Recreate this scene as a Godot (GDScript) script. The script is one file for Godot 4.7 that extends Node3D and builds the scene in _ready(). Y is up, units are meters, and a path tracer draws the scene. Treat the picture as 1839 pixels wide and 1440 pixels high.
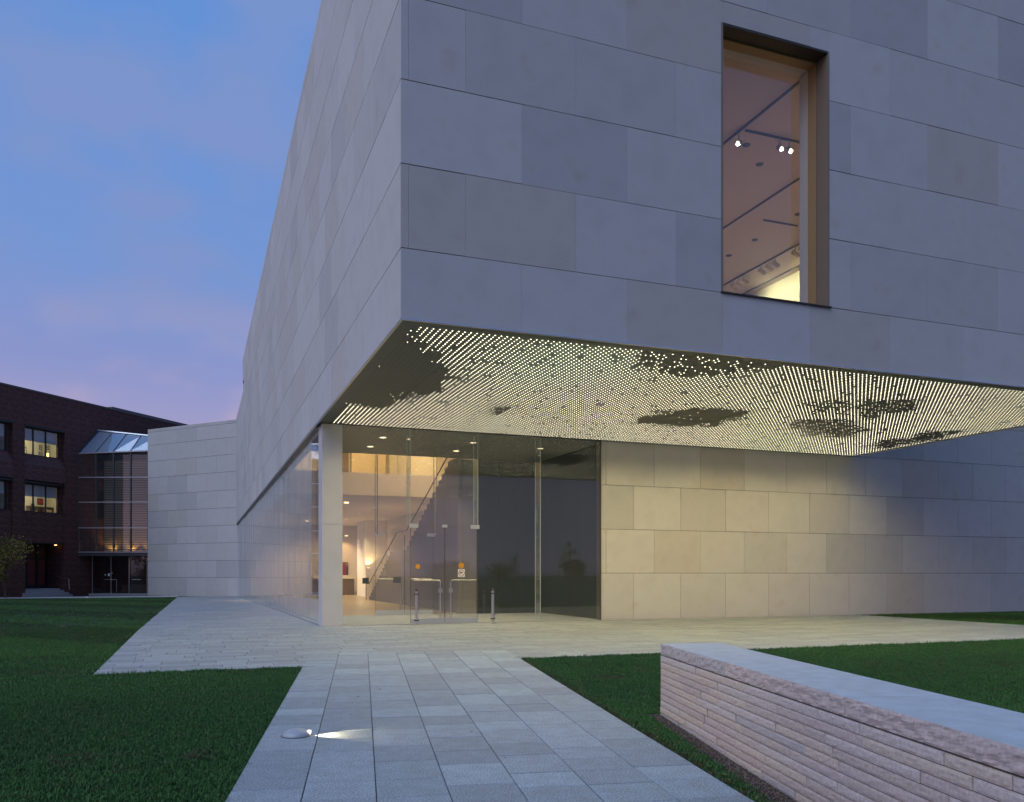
extends Node3D
# World: x runs right along the front of the museum, y is up, -z runs away from the camera along its left side.
# W(u, v, h) = u metres right, v metres away, h metres above the plaza.

var counts := {}
var M := {}
var rng := RandomNumberGenerator.new()
var noise := FastNoiseLite.new()
var unit_box: BoxMesh


func W(u: float, v: float, h: float) -> Vector3:
	return Vector3(u, h, -v)


# ------------------------------------------------------------------ names, nodes, metas
func numbered(parent: Node, called: String) -> String:
	var key := str(parent.get_instance_id()) + called
	var k: int = counts.get(key, 0)
	counts[key] = k + 1
	return called if k == 0 else "%s_%03d" % [called, k]


func tag(o: Node, label: String, category := "", group := "", kind := "") -> Node:
	if label != "":
		o.set_meta("label", label)
	if category != "":
		o.set_meta("category", category)
	if group != "":
		o.set_meta("group", group)
	if kind != "":
		o.set_meta("kind", kind)
	return o


func thing(called: String, label: String, category: String, at := Vector3.ZERO, basis_ := Basis.IDENTITY, group := "") -> Node3D:
	var o := Node3D.new()
	o.name = numbered(self, called)
	add_child(o, true)
	o.transform = Transform3D(basis_, at)
	tag(o, label, category, group)
	return o


func put(parent: Node, called: String, mesh: Mesh, m: Material = null) -> MeshInstance3D:
	var o := MeshInstance3D.new()
	o.name = numbered(parent, called)
	o.mesh = mesh
	if m:
		o.material_override = m
	parent.add_child(o, true)
	return o


func mb() -> SurfaceTool:
	var st := SurfaceTool.new()
	st.begin(Mesh.PRIMITIVE_TRIANGLES)
	st.set_smooth_group(-1)
	return st


func part(parent: Node, called: String, st: SurfaceTool, m: Material) -> MeshInstance3D:
	st.generate_normals()
	var mesh := st.commit()
	mesh.surface_set_material(0, m)
	return put(parent, called, mesh)


func multi(parent: Node, called: String, list: Array) -> MeshInstance3D:
	var mesh := ArrayMesh.new()
	for e in list:
		var st: SurfaceTool = e[0]
		st.generate_normals()
		st.commit(mesh)
		mesh.surface_set_material(mesh.get_surface_count() - 1, e[1])
	return put(parent, called, mesh)


func piece(parent: Node, called: String, a: Vector3, b: Vector3, m: Material) -> MeshInstance3D:
	var o := put(parent, called, unit_box, m)
	o.transform = Transform3D(Basis.from_scale((b - a).abs()), (a + b) / 2.0)
	return o


# ------------------------------------------------------------------ shapes
func tri(st: SurfaceTool, a: Vector3, b: Vector3, c: Vector3) -> void:
	st.add_vertex(a)
	st.add_vertex(b)
	st.add_vertex(c)


func quad(st: SurfaceTool, a: Vector3, b: Vector3, c: Vector3, d: Vector3) -> void:   # clockwise seen from the front
	tri(st, a, b, c)
	tri(st, a, c, d)


func hexa(st: SurfaceTool, p: Array) -> void:   # p[0..3] bottom ring seen from above counter-clockwise, p[4..7] the ring above it
	quad(st, p[4], p[7], p[6], p[5])
	quad(st, p[0], p[1], p[2], p[3])
	for i in 4:
		var j := (i + 1) % 4
		quad(st, p[i], p[i + 4], p[j + 4], p[j])


func bx(st: SurfaceTool, a: Vector3, b: Vector3) -> void:
	var lo := Vector3(minf(a.x, b.x), minf(a.y, b.y), minf(a.z, b.z))
	var hi := Vector3(maxf(a.x, b.x), maxf(a.y, b.y), maxf(a.z, b.z))
	hexa(st, [Vector3(lo.x, lo.y, hi.z), Vector3(hi.x, lo.y, hi.z), Vector3(hi.x, lo.y, lo.z), Vector3(lo.x, lo.y, lo.z),
		Vector3(lo.x, hi.y, hi.z), Vector3(hi.x, hi.y, hi.z), Vector3(hi.x, hi.y, lo.z), Vector3(lo.x, hi.y, lo.z)])


func box(a: Vector3, b: Vector3) -> SurfaceTool:
	var st := mb()
	bx(st, a, b)
	return st


func bevel_box(st: SurfaceTool, a: Vector3, b: Vector3, e: float) -> void:   # chamfered along the edges of its top and its sides
	var lo := a.min(b)
	var hi := a.max(b)
	var rings := []
	for k in [[lo.y, 0.0], [hi.y - e, 0.0], [hi.y, e]]:
		var i: float = k[1]
		rings.append([Vector3(lo.x + i, k[0], hi.z - i), Vector3(hi.x - i, k[0], hi.z - i), Vector3(hi.x - i, k[0], lo.z + i), Vector3(lo.x + i, k[0], lo.z + i)])
	for r in 2:
		for i in 4:
			var j := (i + 1) % 4
			quad(st, rings[r][i], rings[r + 1][i], rings[r + 1][j], rings[r][j])
	quad(st, rings[2][0], rings[2][3], rings[2][2], rings[2][1])


func tube(st: SurfaceTool, pts: Array, r: float, n := 8, r2 := -1.0) -> void:
	if r2 < 0:
		r2 = r
	var rings := []
	for i in pts.size():
		var p: Vector3 = pts[i]
		var q: Vector3 = pts[mini(i + 1, pts.size() - 1)]
		var o: Vector3 = pts[maxi(i - 1, 0)]
		var t := (q - o).normalized()
		var s := t.cross(Vector3.UP if absf(t.y) < 0.9 else Vector3.RIGHT).normalized()
		var c := t.cross(s)
		var rr := lerpf(r, r2, float(i) / maxf(1, pts.size() - 1))
		var ring := []
		for k in n:
			var a := TAU * k / n
			ring.append(p + (s * cos(a) + c * sin(a)) * rr)
		rings.append(ring)
	for i in pts.size() - 1:
		for k in n:
			var l := (k + 1) % n
			quad(st, rings[i][k], rings[i + 1][k], rings[i + 1][l], rings[i][l])
	for k in range(1, n - 1):
		tri(st, rings[0][0], rings[0][k], rings[0][k + 1])
		tri(st, rings[-1][0], rings[-1][k + 1], rings[-1][k])


func lathe(st: SurfaceTool, at: Vector3, prof: Array, n := 20) -> void:   # prof: [radius, height]
	for i in prof.size() - 1:
		for k in n:
			var a0 := TAU * k / n
			var a1 := TAU * (k + 1) / n
			var p0 := at + Vector3(cos(a0) * prof[i][0], prof[i][1], sin(a0) * prof[i][0])
			var p1 := at + Vector3(cos(a1) * prof[i][0], prof[i][1], sin(a1) * prof[i][0])
			var p2 := at + Vector3(cos(a1) * prof[i + 1][0], prof[i + 1][1], sin(a1) * prof[i + 1][0])
			var p3 := at + Vector3(cos(a0) * prof[i + 1][0], prof[i + 1][1], sin(a0) * prof[i + 1][0])
			if prof[i][0] > 0.0001:
				tri(st, p0, p1, p2)
			if prof[i + 1][0] > 0.0001:
				tri(st, p0, p2, p3)


func flat_poly(st: SurfaceTool, pts: PackedVector2Array, o: Vector3, x: Vector3, y: Vector3, thick: float) -> void:   # a prism whose face lies in the plane of x and y
	var z := x.cross(y)
	var f := func(p: Vector2, k: float): return o + x * p.x + y * p.y + z * k
	var ids := Geometry2D.triangulate_polygon(pts)
	for i in range(0, ids.size(), 3):
		var a := pts[ids[i]]
		var b := pts[ids[i + 1]]
		var c := pts[ids[i + 2]]
		if (b - a).cross(c - a) > 0:
			var sw := b
			b = c
			c = sw
		tri(st, f.call(a, thick), f.call(b, thick), f.call(c, thick))
		tri(st, f.call(a, 0.0), f.call(c, 0.0), f.call(b, 0.0))
	for i in pts.size():
		var a := pts[i]
		var b := pts[(i + 1) % pts.size()]
		quad(st, f.call(a, 0.0), f.call(a, thick), f.call(b, thick), f.call(b, 0.0))


func circle2(c: Vector2, r: float, n := 24) -> PackedVector2Array:
	var p := PackedVector2Array()
	for k in n:
		p.append(c + Vector2(cos(TAU * k / n), sin(TAU * k / n)) * r)
	return p


func holed_wall(st: SurfaceTool, x0: float, x1: float, y0: float, y1: float, z0: float, z1: float, holes: Array) -> void:   # holes: [x0, x1, y0, y1]
	var xs := [x0, x1]
	for h in holes:
		for k in 2:
			if h[k] > x0 and h[k] < x1 and not xs.has(h[k]):
				xs.append(h[k])
	xs.sort()
	for i in xs.size() - 1:
		var mid: float = (xs[i] + xs[i + 1]) / 2.0
		var cuts := []
		for h in holes:
			if h[0] < mid and h[1] > mid:
				cuts.append([h[2], h[3]])
		cuts.sort_custom(func(a, b): return a[0] < b[0])
		var y := y0
		for c in cuts:
			if c[0] > y + 0.001:
				bx(st, Vector3(xs[i], y, z0), Vector3(xs[i + 1], c[0], z1))
			y = maxf(y, c[1])
		if y < y1 - 0.001:
			bx(st, Vector3(xs[i], y, z0), Vector3(xs[i + 1], y1, z1))


# ------------------------------------------------------------------ materials
func lin(r: float, g: float, b: float) -> Color:
	return Color(r, g, b).linear_to_srgb()


func mat(called: String, c: Color, rough := 0.8, metal := 0.0) -> StandardMaterial3D:
	var m := StandardMaterial3D.new()
	m.resource_name = called
	m.albedo_color = c
	m.roughness = rough
	m.metallic = metal
	M[called] = m
	return m


func noise_tex(seed_: int, freq: float, octaves: int, lo: float, hi: float, size := 512, contrast := 1.0) -> NoiseTexture2D:
	var n := FastNoiseLite.new()
	n.seed = seed_
	n.frequency = freq
	n.fractal_octaves = octaves
	var t := NoiseTexture2D.new()
	t.width = size
	t.height = size
	t.seamless = true
	t.noise = n
	var g := Gradient.new()
	g.set_color(0, Color(lo, lo * 0.995, lo * 0.975))
	g.set_color(1, Color(hi, hi, hi))
	var w := 0.5 / contrast
	g.offsets = PackedFloat32Array([0.5 - w, 0.5 + w])
	t.color_ramp = g
	return t


func textured(m: StandardMaterial3D, fine: Texture2D, fine_scale: float, coarse: Texture2D = null, coarse_scale := 0.2, world := true, bump := 0.0) -> StandardMaterial3D:
	m.albedo_texture = fine
	m.uv1_triplanar = true
	m.uv1_world_triplanar = world
	m.uv1_scale = Vector3.ONE * fine_scale
	if coarse:
		m.detail_enabled = true
		m.detail_blend_mode = BaseMaterial3D.BLEND_MODE_MUL
		m.detail_albedo = coarse
		m.detail_uv_layer = BaseMaterial3D.DETAIL_UV_2
		m.uv2_triplanar = true
		m.uv2_world_triplanar = world
		m.uv2_scale = Vector3.ONE * coarse_scale
	if bump > 0.0:
		m.heightmap_enabled = true
		m.heightmap_texture = fine
		m.heightmap_scale = bump
	return m


func glow(called: String, c: Color, energy: float) -> StandardMaterial3D:
	var m := mat(called, c)
	m.emission_enabled = true
	m.emission = c
	m.emission_energy_multiplier = energy
	return m


func pane_mat(called: String, c: Color, alpha: float, spec := 0.5) -> StandardMaterial3D:
	var m := mat(called, Color(c.r, c.g, c.b, alpha), 0.02)
	m.transparency = BaseMaterial3D.TRANSPARENCY_ALPHA
	m.metallic_specular = spec
	m.cull_mode = BaseMaterial3D.CULL_DISABLED
	return m


func brick_texture() -> ImageTexture:
	var im := Image.create(256, 256, true, Image.FORMAT_RGB8)
	var r := RandomNumberGenerator.new()
	r.seed = 77
	im.fill(Color(0.50, 0.47, 0.45))
	for row in 12:
		var y0 := int(row * 256.0 / 12.0)
		var y1 := int((row + 1) * 256.0 / 12.0)
		for k in 4:
			var x0 := k * 64 + (32 if row % 2 else 0)
			var t := r.randf_range(0.80, 1.0)
			var c := Color(t, t * r.randf_range(0.94, 1.0), t * r.randf_range(0.92, 1.0))
			for half in [[x0, mini(x0 + 61, 256)], [maxi(x0 - 256, 0), x0 + 61 - 256]]:
				if half[1] > half[0]:
					im.fill_rect(Rect2i(half[0], y0, half[1] - half[0], y1 - y0 - 3), c)
	im.generate_mipmaps()
	return ImageTexture.create_from_image(im)


func sky_texture() -> ImageTexture:
	var w := 1024
	var h := 512
	var im := Image.create(w, h, false, Image.FORMAT_RGBF)
	var n := FastNoiseLite.new()
	n.seed = 5
	n.frequency = 1.0
	n.fractal_octaves = 5
	var elev := [0.0, 4.0, 8.0, 13.0, 19.0, 27.0, 40.0, 90.0]
	var cols := [Color(0.28, 0.26, 0.39), Color(0.29, 0.26, 0.40), Color(0.28, 0.255, 0.41), Color(0.18, 0.22, 0.435), Color(0.13, 0.222, 0.47), Color(0.10, 0.212, 0.485), Color(0.078, 0.20, 0.485), Color(0.06, 0.18, 0.48)]
	for y in h:
		var e := 90.0 - (y + 0.5) / h * 180.0
		var base: Color = cols[0] * 0.35
		if e > 0.0:
			for k in 7:
				if e >= elev[k] and e <= elev[k + 1]:
					base = cols[k].lerp(cols[k + 1], (e - elev[k]) / (elev[k + 1] - elev[k]))
		for x in w:
			var az := wrapf((x + 0.5) / w * TAU, -PI, PI)   # 0 = -z (away along v), + = right
			var c := base
			if e > 0.0:
				var er := deg_to_rad(e)
				var d := Vector3(sin(az) * cos(er), sin(er), -cos(az) * cos(er))
				# the afterglow stands low in the west, to the left of the museum
				var da := wrapf(az - deg_to_rad(-100.0), -PI, PI)
				var g := exp(-da * da / 0.50) * exp(-e / 11.0)
				c = c + Color(1.05, 0.50, 0.38) * g
				# thin layered cloud, flattened towards the horizon
				var q := Vector3(d.x, d.y * 2.2, d.z) / (0.35 + d.y)
				var a := n.get_noise_3d(q.x * 1.3, q.y * 2.2, q.z * 1.3) * 0.55 + n.get_noise_3d(q.x * 3.4 + 9.0, q.y * 4.6, q.z * 3.4) * 0.6
				var cover := smoothstep(-0.14, 0.36, a) * lerpf(0.92, 0.58, smoothstep(4.0, 45.0, e))
				var cloud := Color(0.38, 0.295, 0.41).lerp(Color(0.165, 0.22, 0.42), smoothstep(8.0, 19.0, e))
				c = c.lerp(cloud, cover)
				# the sky dims away from where the sun went down, ahead and to the left
				var dim := smoothstep(0.15, 1.0, 0.5 - 0.5 * cos(az + deg_to_rad(40.0))) * (1.0 - smoothstep(25.0, 75.0, e))
				c = c * Color(1.0 - 0.42 * dim, 1.0 - 0.32 * dim, 1.0 - 0.18 * dim)
			im.set_pixel(x, y, Color(c.r, c.g, c.b))
	return ImageTexture.create_from_image(im)


func make_materials() -> void:
	var fine := noise_tex(3, 0.05, 5, 0.93, 1.0, 512, 1.0)
	var streak := noise_tex(11, 0.012, 5, 0.96, 1.0, 512, 1.0)
	var sg := Gradient.new()
	sg.offsets = PackedFloat32Array([0.0, 0.30, 0.62, 0.80, 1.0])
	sg.colors = PackedColorArray([Color(0.965, 0.96, 0.955), Color(0.985, 0.985, 0.985), Color(1, 1, 1), Color(0.992, 0.985, 0.975), Color(0.962, 0.945, 0.925)])
	var stain := noise_tex(91, 0.006, 4, 0.9, 1.0, 1024, 1.0)
	stain.color_ramp = sg
	var speck := noise_tex(21, 0.35, 2, 0.55, 1.0, 512, 1.4)
	var wear := noise_tex(31, 0.02, 4, 0.92, 1.0, 512, 1.2)
	var rock := noise_tex(41, 0.03, 5, 0.86, 1.0, 512, 1.1)
	var tones := [[0.55, 0.525, 0.50], [0.52, 0.495, 0.475], [0.58, 0.555, 0.53], [0.535, 0.495, 0.45], [0.485, 0.47, 0.455], [0.565, 0.535, 0.52]]
	for i in 6:
		textured(mat("limestone_%d" % i, lin(tones[i][0], tones[i][1], tones[i][2]), 0.75), fine, 1.6, stain, 0.21, true, 0.10)
	mat("joint", lin(0.05, 0.047, 0.043), 0.95)
	for i in 5:
		var k: float = [0.57, 0.51, 0.63, 0.55, 0.47][i]
		textured(mat("granite_%d" % i, lin(k * 0.85, k * 0.97, k * 1.05), 0.7), speck, 0.42, wear, 0.5, true, 0.06)
	for i in 4:
		var k: float = [0.52, 0.46, 0.57, 0.50][i]
		textured(mat("paver_%d" % i, lin(k * 0.90, k * 0.98, k * 1.02), 0.75), speck, 0.42, wear, 0.7, true, 0.05)
	for i in 5:
		var t: Array = [[0.64, 0.52, 0.47], [0.68, 0.56, 0.46], [0.55, 0.49, 0.47], [0.66, 0.56, 0.51], [0.60, 0.49, 0.43]][i]
		textured(mat("rough_stone_%d" % i, lin(t[0], t[1], t[2]), 0.9), rock, 2.3, noise_tex(60 + i, 0.05, 4, 0.84, 1.0, 256), 2.9, true, 0.18)
	textured(mat("coping", lin(0.47, 0.51, 0.54), 0.6), fine, 2.0, wear, 0.5, true, 0.05)
	textured(mat("soil", lin(0.045, 0.032, 0.022), 1.0), rock, 3.0, null, 0.2, true, 1.5)
	textured(mat("lawn", lin(0.028, 0.085, 0.016), 1.0), noise_tex(71, 0.12, 4, 0.5, 1.0), 1.1, noise_tex(72, 0.015, 4, 0.7, 1.0), 0.12)
	var gm := mat("grass", Color(1, 1, 1), 0.75)
	gm.vertex_color_use_as_albedo = true
	gm.backlight_enabled = true
	gm.backlight = Color(0.25, 0.3, 0.15)
	var pm := mat("pebble", Color(1, 1, 1), 0.9)
	pm.vertex_color_use_as_albedo = true
	mat("soffit", lin(0.135, 0.132, 0.098), 0.55, 0.0)
	mat("soffit_hole", lin(0.035, 0.035, 0.028), 0.7)
	glow("lamp_dot", Color(1.0, 0.965, 0.84), 8.0)
	mat("aluminium", lin(0.55, 0.56, 0.57), 0.35, 0.8)
	mat("steel", lin(0.55, 0.54, 0.52), 0.3, 1.0)
	mat("dark_steel", lin(0.10, 0.10, 0.10), 0.4, 0.6)
	mat("black", lin(0.012, 0.012, 0.013), 0.5)
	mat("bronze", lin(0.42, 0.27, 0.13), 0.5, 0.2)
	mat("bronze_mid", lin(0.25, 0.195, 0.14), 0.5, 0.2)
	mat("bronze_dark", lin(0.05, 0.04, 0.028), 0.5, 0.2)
	pane_mat("glass", Color(0.80, 0.86, 0.84), 0.004, 0.5)
	M.glass.metallic = 0.01
	pane_mat("side_glass", Color(0.80, 0.86, 0.88), 0.004, 0.5)
	M.side_glass.metallic = 0.09
	pane_mat("entrance_glass", Color(0.80, 0.86, 0.84), 0.004, 0.5)
	M.entrance_glass.metallic = 0.02
	pane_mat("glass_edge", Color(0.45, 0.60, 0.52), 0.10, 0.5)
	pane_mat("sky_glass", Color(0.80, 0.88, 0.95), 0.02, 0.5)
	M.sky_glass.metallic = 0.24
	mat("fin_edge", lin(0.32, 0.42, 0.36), 0.3)
	pane_mat("glass_dark", Color(0.10, 0.11, 0.12), 0.15, 0.5)
	mat("dark_panel", lin(0.010, 0.011, 0.013), 0.6)
	M.dark_panel.metallic_specular = 0.2
	mat("plaster", lin(0.62, 0.56, 0.48), 0.85)
	mat("plaster_white", lin(0.72, 0.70, 0.66), 0.85)
	mat("plaster_warm", lin(0.62, 0.56, 0.43), 0.85)
	mat("ceiling_white", lin(0.66, 0.57, 0.55), 0.9)
	textured(mat("oak_floor", lin(0.40, 0.32, 0.22), 0.3), streak, 0.8, wear, 0.4)
	textured(mat("stair_stone", lin(0.27, 0.235, 0.22), 0.8), noise_tex(81, 0.05, 3, 0.75, 1.0), 0.9)
	mat("wood_orange", lin(0.52, 0.41, 0.25), 0.5)
	mat("wood_dark", lin(0.12, 0.07, 0.04), 0.5)
	var bt := brick_texture()
	textured(mat("brick", lin(0.15, 0.066, 0.052), 0.85), bt, 1.22, wear, 0.15, false, 0.3)
	textured(mat("brick_sill", lin(0.16, 0.078, 0.066), 0.85), bt, 1.22, null, 0.2, false, 0.3)
	mat("concrete", lin(0.30, 0.30, 0.30), 0.85)
	mat("blind", lin(0.30, 0.33, 0.36), 0.9)
	mat("cream", lin(0.64, 0.63, 0.53), 0.9)
	mat("paper", lin(0.75, 0.73, 0.68), 0.8)
	mat("red_paint", lin(0.35, 0.02, 0.03), 0.6)
	mat("door_red", lin(0.14, 0.022, 0.02), 0.5)
	mat("sign_red", lin(0.33, 0.008, 0.02), 0.6)
	mat("sign_orange", lin(0.62, 0.27, 0.01), 0.6)
	mat("sign_white", lin(0.72, 0.76, 0.72), 0.5)
	textured(mat("slat", lin(0.24, 0.20, 0.145), 0.6), streak, 0.6, null, 0.2, false)
	var bark := mat("bark", lin(0.075, 0.055, 0.04), 0.95)
	textured(bark, rock, 3.0)
	for i in 3:
		var lm := mat("leaf_%d" % i, lin([0.055, 0.13, 0.19][i], [0.075, 0.13, 0.14][i], [0.02, 0.015, 0.012][i]), 0.7)
		lm.backlight_enabled = true
		lm.backlight = Color(0.25, 0.3, 0.12)
	for i in 3:
		mat("leaf_litter_%d" % i, lin([0.16, 0.10, 0.20][i], [0.085, 0.06, 0.12][i], [0.04, 0.03, 0.045][i]), 0.9)
	mat("leaf_dark", lin(0.03, 0.045, 0.018), 0.85)
	glow("downlight_glow", Color(1.0, 0.90, 0.72), 3.0)
	glow("warm_glow", Color(1.0, 0.80, 0.48), 3.0)
	glow("white_glow", Color(1.0, 0.96, 0.85), 3.0)
	mat("lamp_white", lin(0.55, 0.52, 0.50), 0.6)
	mat("dome_grey", lin(0.33, 0.33, 0.34), 0.4)
	mat("track_grey", lin(0.14, 0.16, 0.22), 0.6)


func stone(i := -1) -> Material:
	return M["limestone_%d" % (i if i >= 0 else [0, 0, 1, 2, 3, 4, 5, 5, 0, 3][rng.randi() % 10])]


# ------------------------------------------------------------------ lamps
func spot(called: String, at: Vector3, towards: Vector3, energy: float, angle: float, c := Color(1.0, 0.86, 0.62), size := 0.03, blend := 0.6) -> SpotLight3D:
	var l := SpotLight3D.new()
	l.name = numbered(self, called)
	add_child(l, true)
	l.position = at
	l.basis = Basis.looking_at(towards.normalized(), Vector3.UP if absf(towards.normalized().y) < 0.95 else Vector3.RIGHT)
	l.light_color = c
	l.light_energy = energy
	l.spot_angle = angle
	l.spot_angle_attenuation = blend
	l.spot_range = 40.0
	l.spot_attenuation = 2.0
	l.light_size = size
	l.shadow_enabled = true
	return l


func omni(called: String, at: Vector3, energy: float, c: Color, size := 0.02) -> OmniLight3D:
	var l := OmniLight3D.new()
	l.name = numbered(self, called)
	add_child(l, true)
	l.position = at
	l.light_color = c
	l.light_energy = energy
	l.omni_range = 40.0
	l.omni_attenuation = 2.0
	l.light_size = size
	l.shadow_enabled = true
	return l


# ------------------------------------------------------------------ ground
const PATH_O := Vector2(1.305, 11.244)
const PA := Vector2(0.183, 0.983)      # along the walkway, away from the camera
const PB := Vector2(0.983, -0.183)     # across it, to the right


func ground(u: float, v: float) -> float:
	if v > 19.75:
		return -0.0085 * (minf(v, 90.0) - 19.75)
	if v < 11.25:
		var fall := -0.0135 * (11.25 - maxf(v, -25.0))
		var side := (Vector2(u, v) - PATH_O).dot(PB)
		return fall * lerpf(1.0, 0.65, smoothstep(3.2, 4.4, side))
	return 0.0


func on_walkway(u: float, v: float, pad := 0.0) -> bool:
	var q := Vector2(u, v) - PATH_O
	var b := q.dot(PB)
	return b > -pad and b < 3.0 + pad and q.dot(PA) < 1.65 + pad


const BO := Vector2(3.995, 6.722)
const BX := Vector2(-0.2508, -0.968)   # along the bench wall, towards the camera
const BZ := Vector2(-0.968, 0.2508)    # out of its visible face


func on_lawn(u: float, v: float) -> bool:
	if on_walkway(u, v, 0.0):
		return false
	var q := Vector2(u, v) - BO
	if q.dot(BX) > -0.03 and q.dot(BX) < 7.1 and q.dot(BZ) > -0.60 and q.dot(BZ) < 0.16:
		return false
	if v > 11.24 and v < 19.76 and u > -1.17 and u < 18.4:
		return false
	if v >= 19.7 and u > -1.17:
		return false
	if v > 60.6:
		return false
	return true


func build_ground() -> void:
	var st := mb()
	st.set_smooth_group(0)
	var us := []
	var vs := []
	var x := -400.0
	while x <= 400.0:
		us.append(x)
		x += 0.5 if absf(x - 2.0) < 14.0 else (2.0 if absf(x) < 40.0 else 20.0)
	var y := -400.0
	while y <= 500.0:
		vs.append(y)
		y += 0.5 if y > 0.0 and y < 20.0 else (2.0 if y > -22.0 and y < 80.0 else 18.0)
	for i in us.size() - 1:
		for j in vs.size() - 1:
			var p := []
			for k in [[i, j], [i, j + 1], [i + 1, j + 1], [i + 1, j]]:
				p.append(W(us[k[0]], vs[k[1]], ground(us[k[0]], vs[k[1]]) - 0.028))
			quad(st, p[0], p[1], p[2], p[3])
	tag(part(self, "lawn", st, M.lawn), "dark green mown lawn round the plaza and the walkway", "", "", "structure")

	# paved walkway in the foreground: seven lanes of granite slabs of uneven length
	var wk := Node3D.new()
	wk.name = "walkway"
	add_child(wk)
	var along := Vector3(PA.x, 0.0135 * PA.y, -PA.y).normalized()
	var across := Vector3(PB.x, 0, -PB.y).normalized()
	var upv := across.cross(along).normalized()
	if upv.y < 0:
		upv = -upv
	var o := W(PATH_O.x, PATH_O.y, 0.0)
	wk.transform = Transform3D(Basis(across, upv, -along), o)   # local x across, z towards the camera
	tag(wk, "walkway of pale granite slabs leading to the entrance", "", "", "structure")
	var bed := part(wk, "mortar_bed", box(Vector3(0.004, -0.12, -1.64), Vector3(2.996, -0.012, 13.4)), M.joint)
	var r := RandomNumberGenerator.new()
	r.seed = 12
	var meshes := {}
	for lane in 7:
		var z := -1.65
		var first := true
		while z < 13.4:
			var l: float = [0.43, 0.54, 0.64, 0.34, 0.50, 0.40, 0.47][r.randi() % 7]
			if first:
				l = r.randf_range(0.3, 0.9)
				first = false
			var key := "%d" % int(l * 100)
			if not meshes.has(key):
				var s := mb()
				bevel_box(s, Vector3(0.003, -0.05, 0.004), Vector3(0.4256, 0.0, l - 0.004), 0.003)
				s.generate_normals()
				meshes[key] = s.commit()
			var slab := put(wk, "paving_slab", meshes[key], M["granite_%d" % (r.randi() % 5)])
			slab.position = Vector3(lane * 0.42857, r.randf_range(-0.0015, 0.0015), z)
			z += l

	# plaza: running rows of pavers, laid parallel to the front of the museum
	var pz := Node3D.new()
	pz.name = "plaza"
	add_child(pz)
	tag(pz, "granite plaza under the overhang and along the glass side", "", "", "structure")
	part(pz, "mortar_bed", box(W(-1.16, 11.26, -0.2), W(18.39, 19.72, -0.014)), M.joint)
	var sb := mb()
	var va := 19.72
	hexa(sb, [W(-1.16, va, -0.2), W(2.9, va, -0.2), W(2.9, 62.0, -0.55), W(-1.16, 62.0, -0.55), W(-1.16, va, -0.014), W(2.9, va, -0.014), W(2.9, 62.0, -0.372), W(-1.16, 62.0, -0.372)])
	part(pz, "mortar_bed", sb, M.joint)
	r.seed = 33
	var rest := []
	for k in 4:
		rest.append(mb())
	var made := 0
	var v := 11.25
	var list := []
	while v < 61.9:
		var dv := 0.30
		var u := -1.17
		var u1 := 18.4 if v < 19.6 else 2.92
		var first := true
		while u < u1 - 0.02:
			var l := r.randf_range(0.42, 0.86)
			if first:
				l = r.randf_range(0.15, 0.6)
				first = false
			if u1 - u - l < 0.15:
				l = u1 - u
			list.append([u, v, l, dv, r.randi() % 4, r.randf_range(-0.0015, 0.0015)])
			u += l
		v += dv
	for e in list:
		var d: float = e[0] * 0.3532 + e[1] * 0.9355
		e.append(d)
	list.sort_custom(func(a, b): return a[6] < b[6])
	for e in list:
		var cu: float = e[0] + e[2] / 2
		var cv: float = e[1] + e[3] / 2
		var hidden := on_walkway(cu, cv, -0.35)
		if hidden:
			continue
		var y0: float = ground(cu, e[1]) + e[5]
		var y1: float = ground(cu, e[1] + e[3]) + e[5]
		var p0 := W(e[0] + 0.004, e[1] + 0.0015, y0)
		var p1 := W(e[0] + e[2] - 0.004, e[1] + e[3] - 0.0015, y1)
		if made < 300 and e[0] < 14.0:
			made += 1
			piece(pz, "paver", p0 - Vector3(0, 0.04, 0), p1, M["paver_%d" % e[4]])
		else:
			hexa(rest[e[4]], [W(e[0] + 0.004, e[1] + 0.0015, y0 - 0.04), W(e[0] + e[2] - 0.004, e[1] + 0.0015, y0 - 0.04), W(e[0] + e[2] - 0.004, e[1] + e[3] - 0.0015, y1 - 0.04), W(e[0] + 0.004, e[1] + e[3] - 0.0015, y1 - 0.04),
				W(e[0] + 0.004, e[1] + 0.0015, y0), W(e[0] + e[2] - 0.004, e[1] + 0.0015, y0), W(e[0] + e[2] - 0.004, e[1] + e[3] - 0.0015, y1), W(e[0] + 0.004, e[1] + e[3] - 0.0015, y1)])
	var pairs := []
	for k in 4:
		pairs.append([rest[k], M["paver_%d" % k]])
	tag(multi(pz, "far_pavers", pairs), "", "", "", "stuff")

	# path in front of the far buildings
	var fp := box(W(-40.0, 60.6, -0.60), W(-1.17, 63.5, -0.335))
	tag(part(self, "far_path", fp, M.concrete), "pale path along the foot of the brick building", "", "", "structure")


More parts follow.
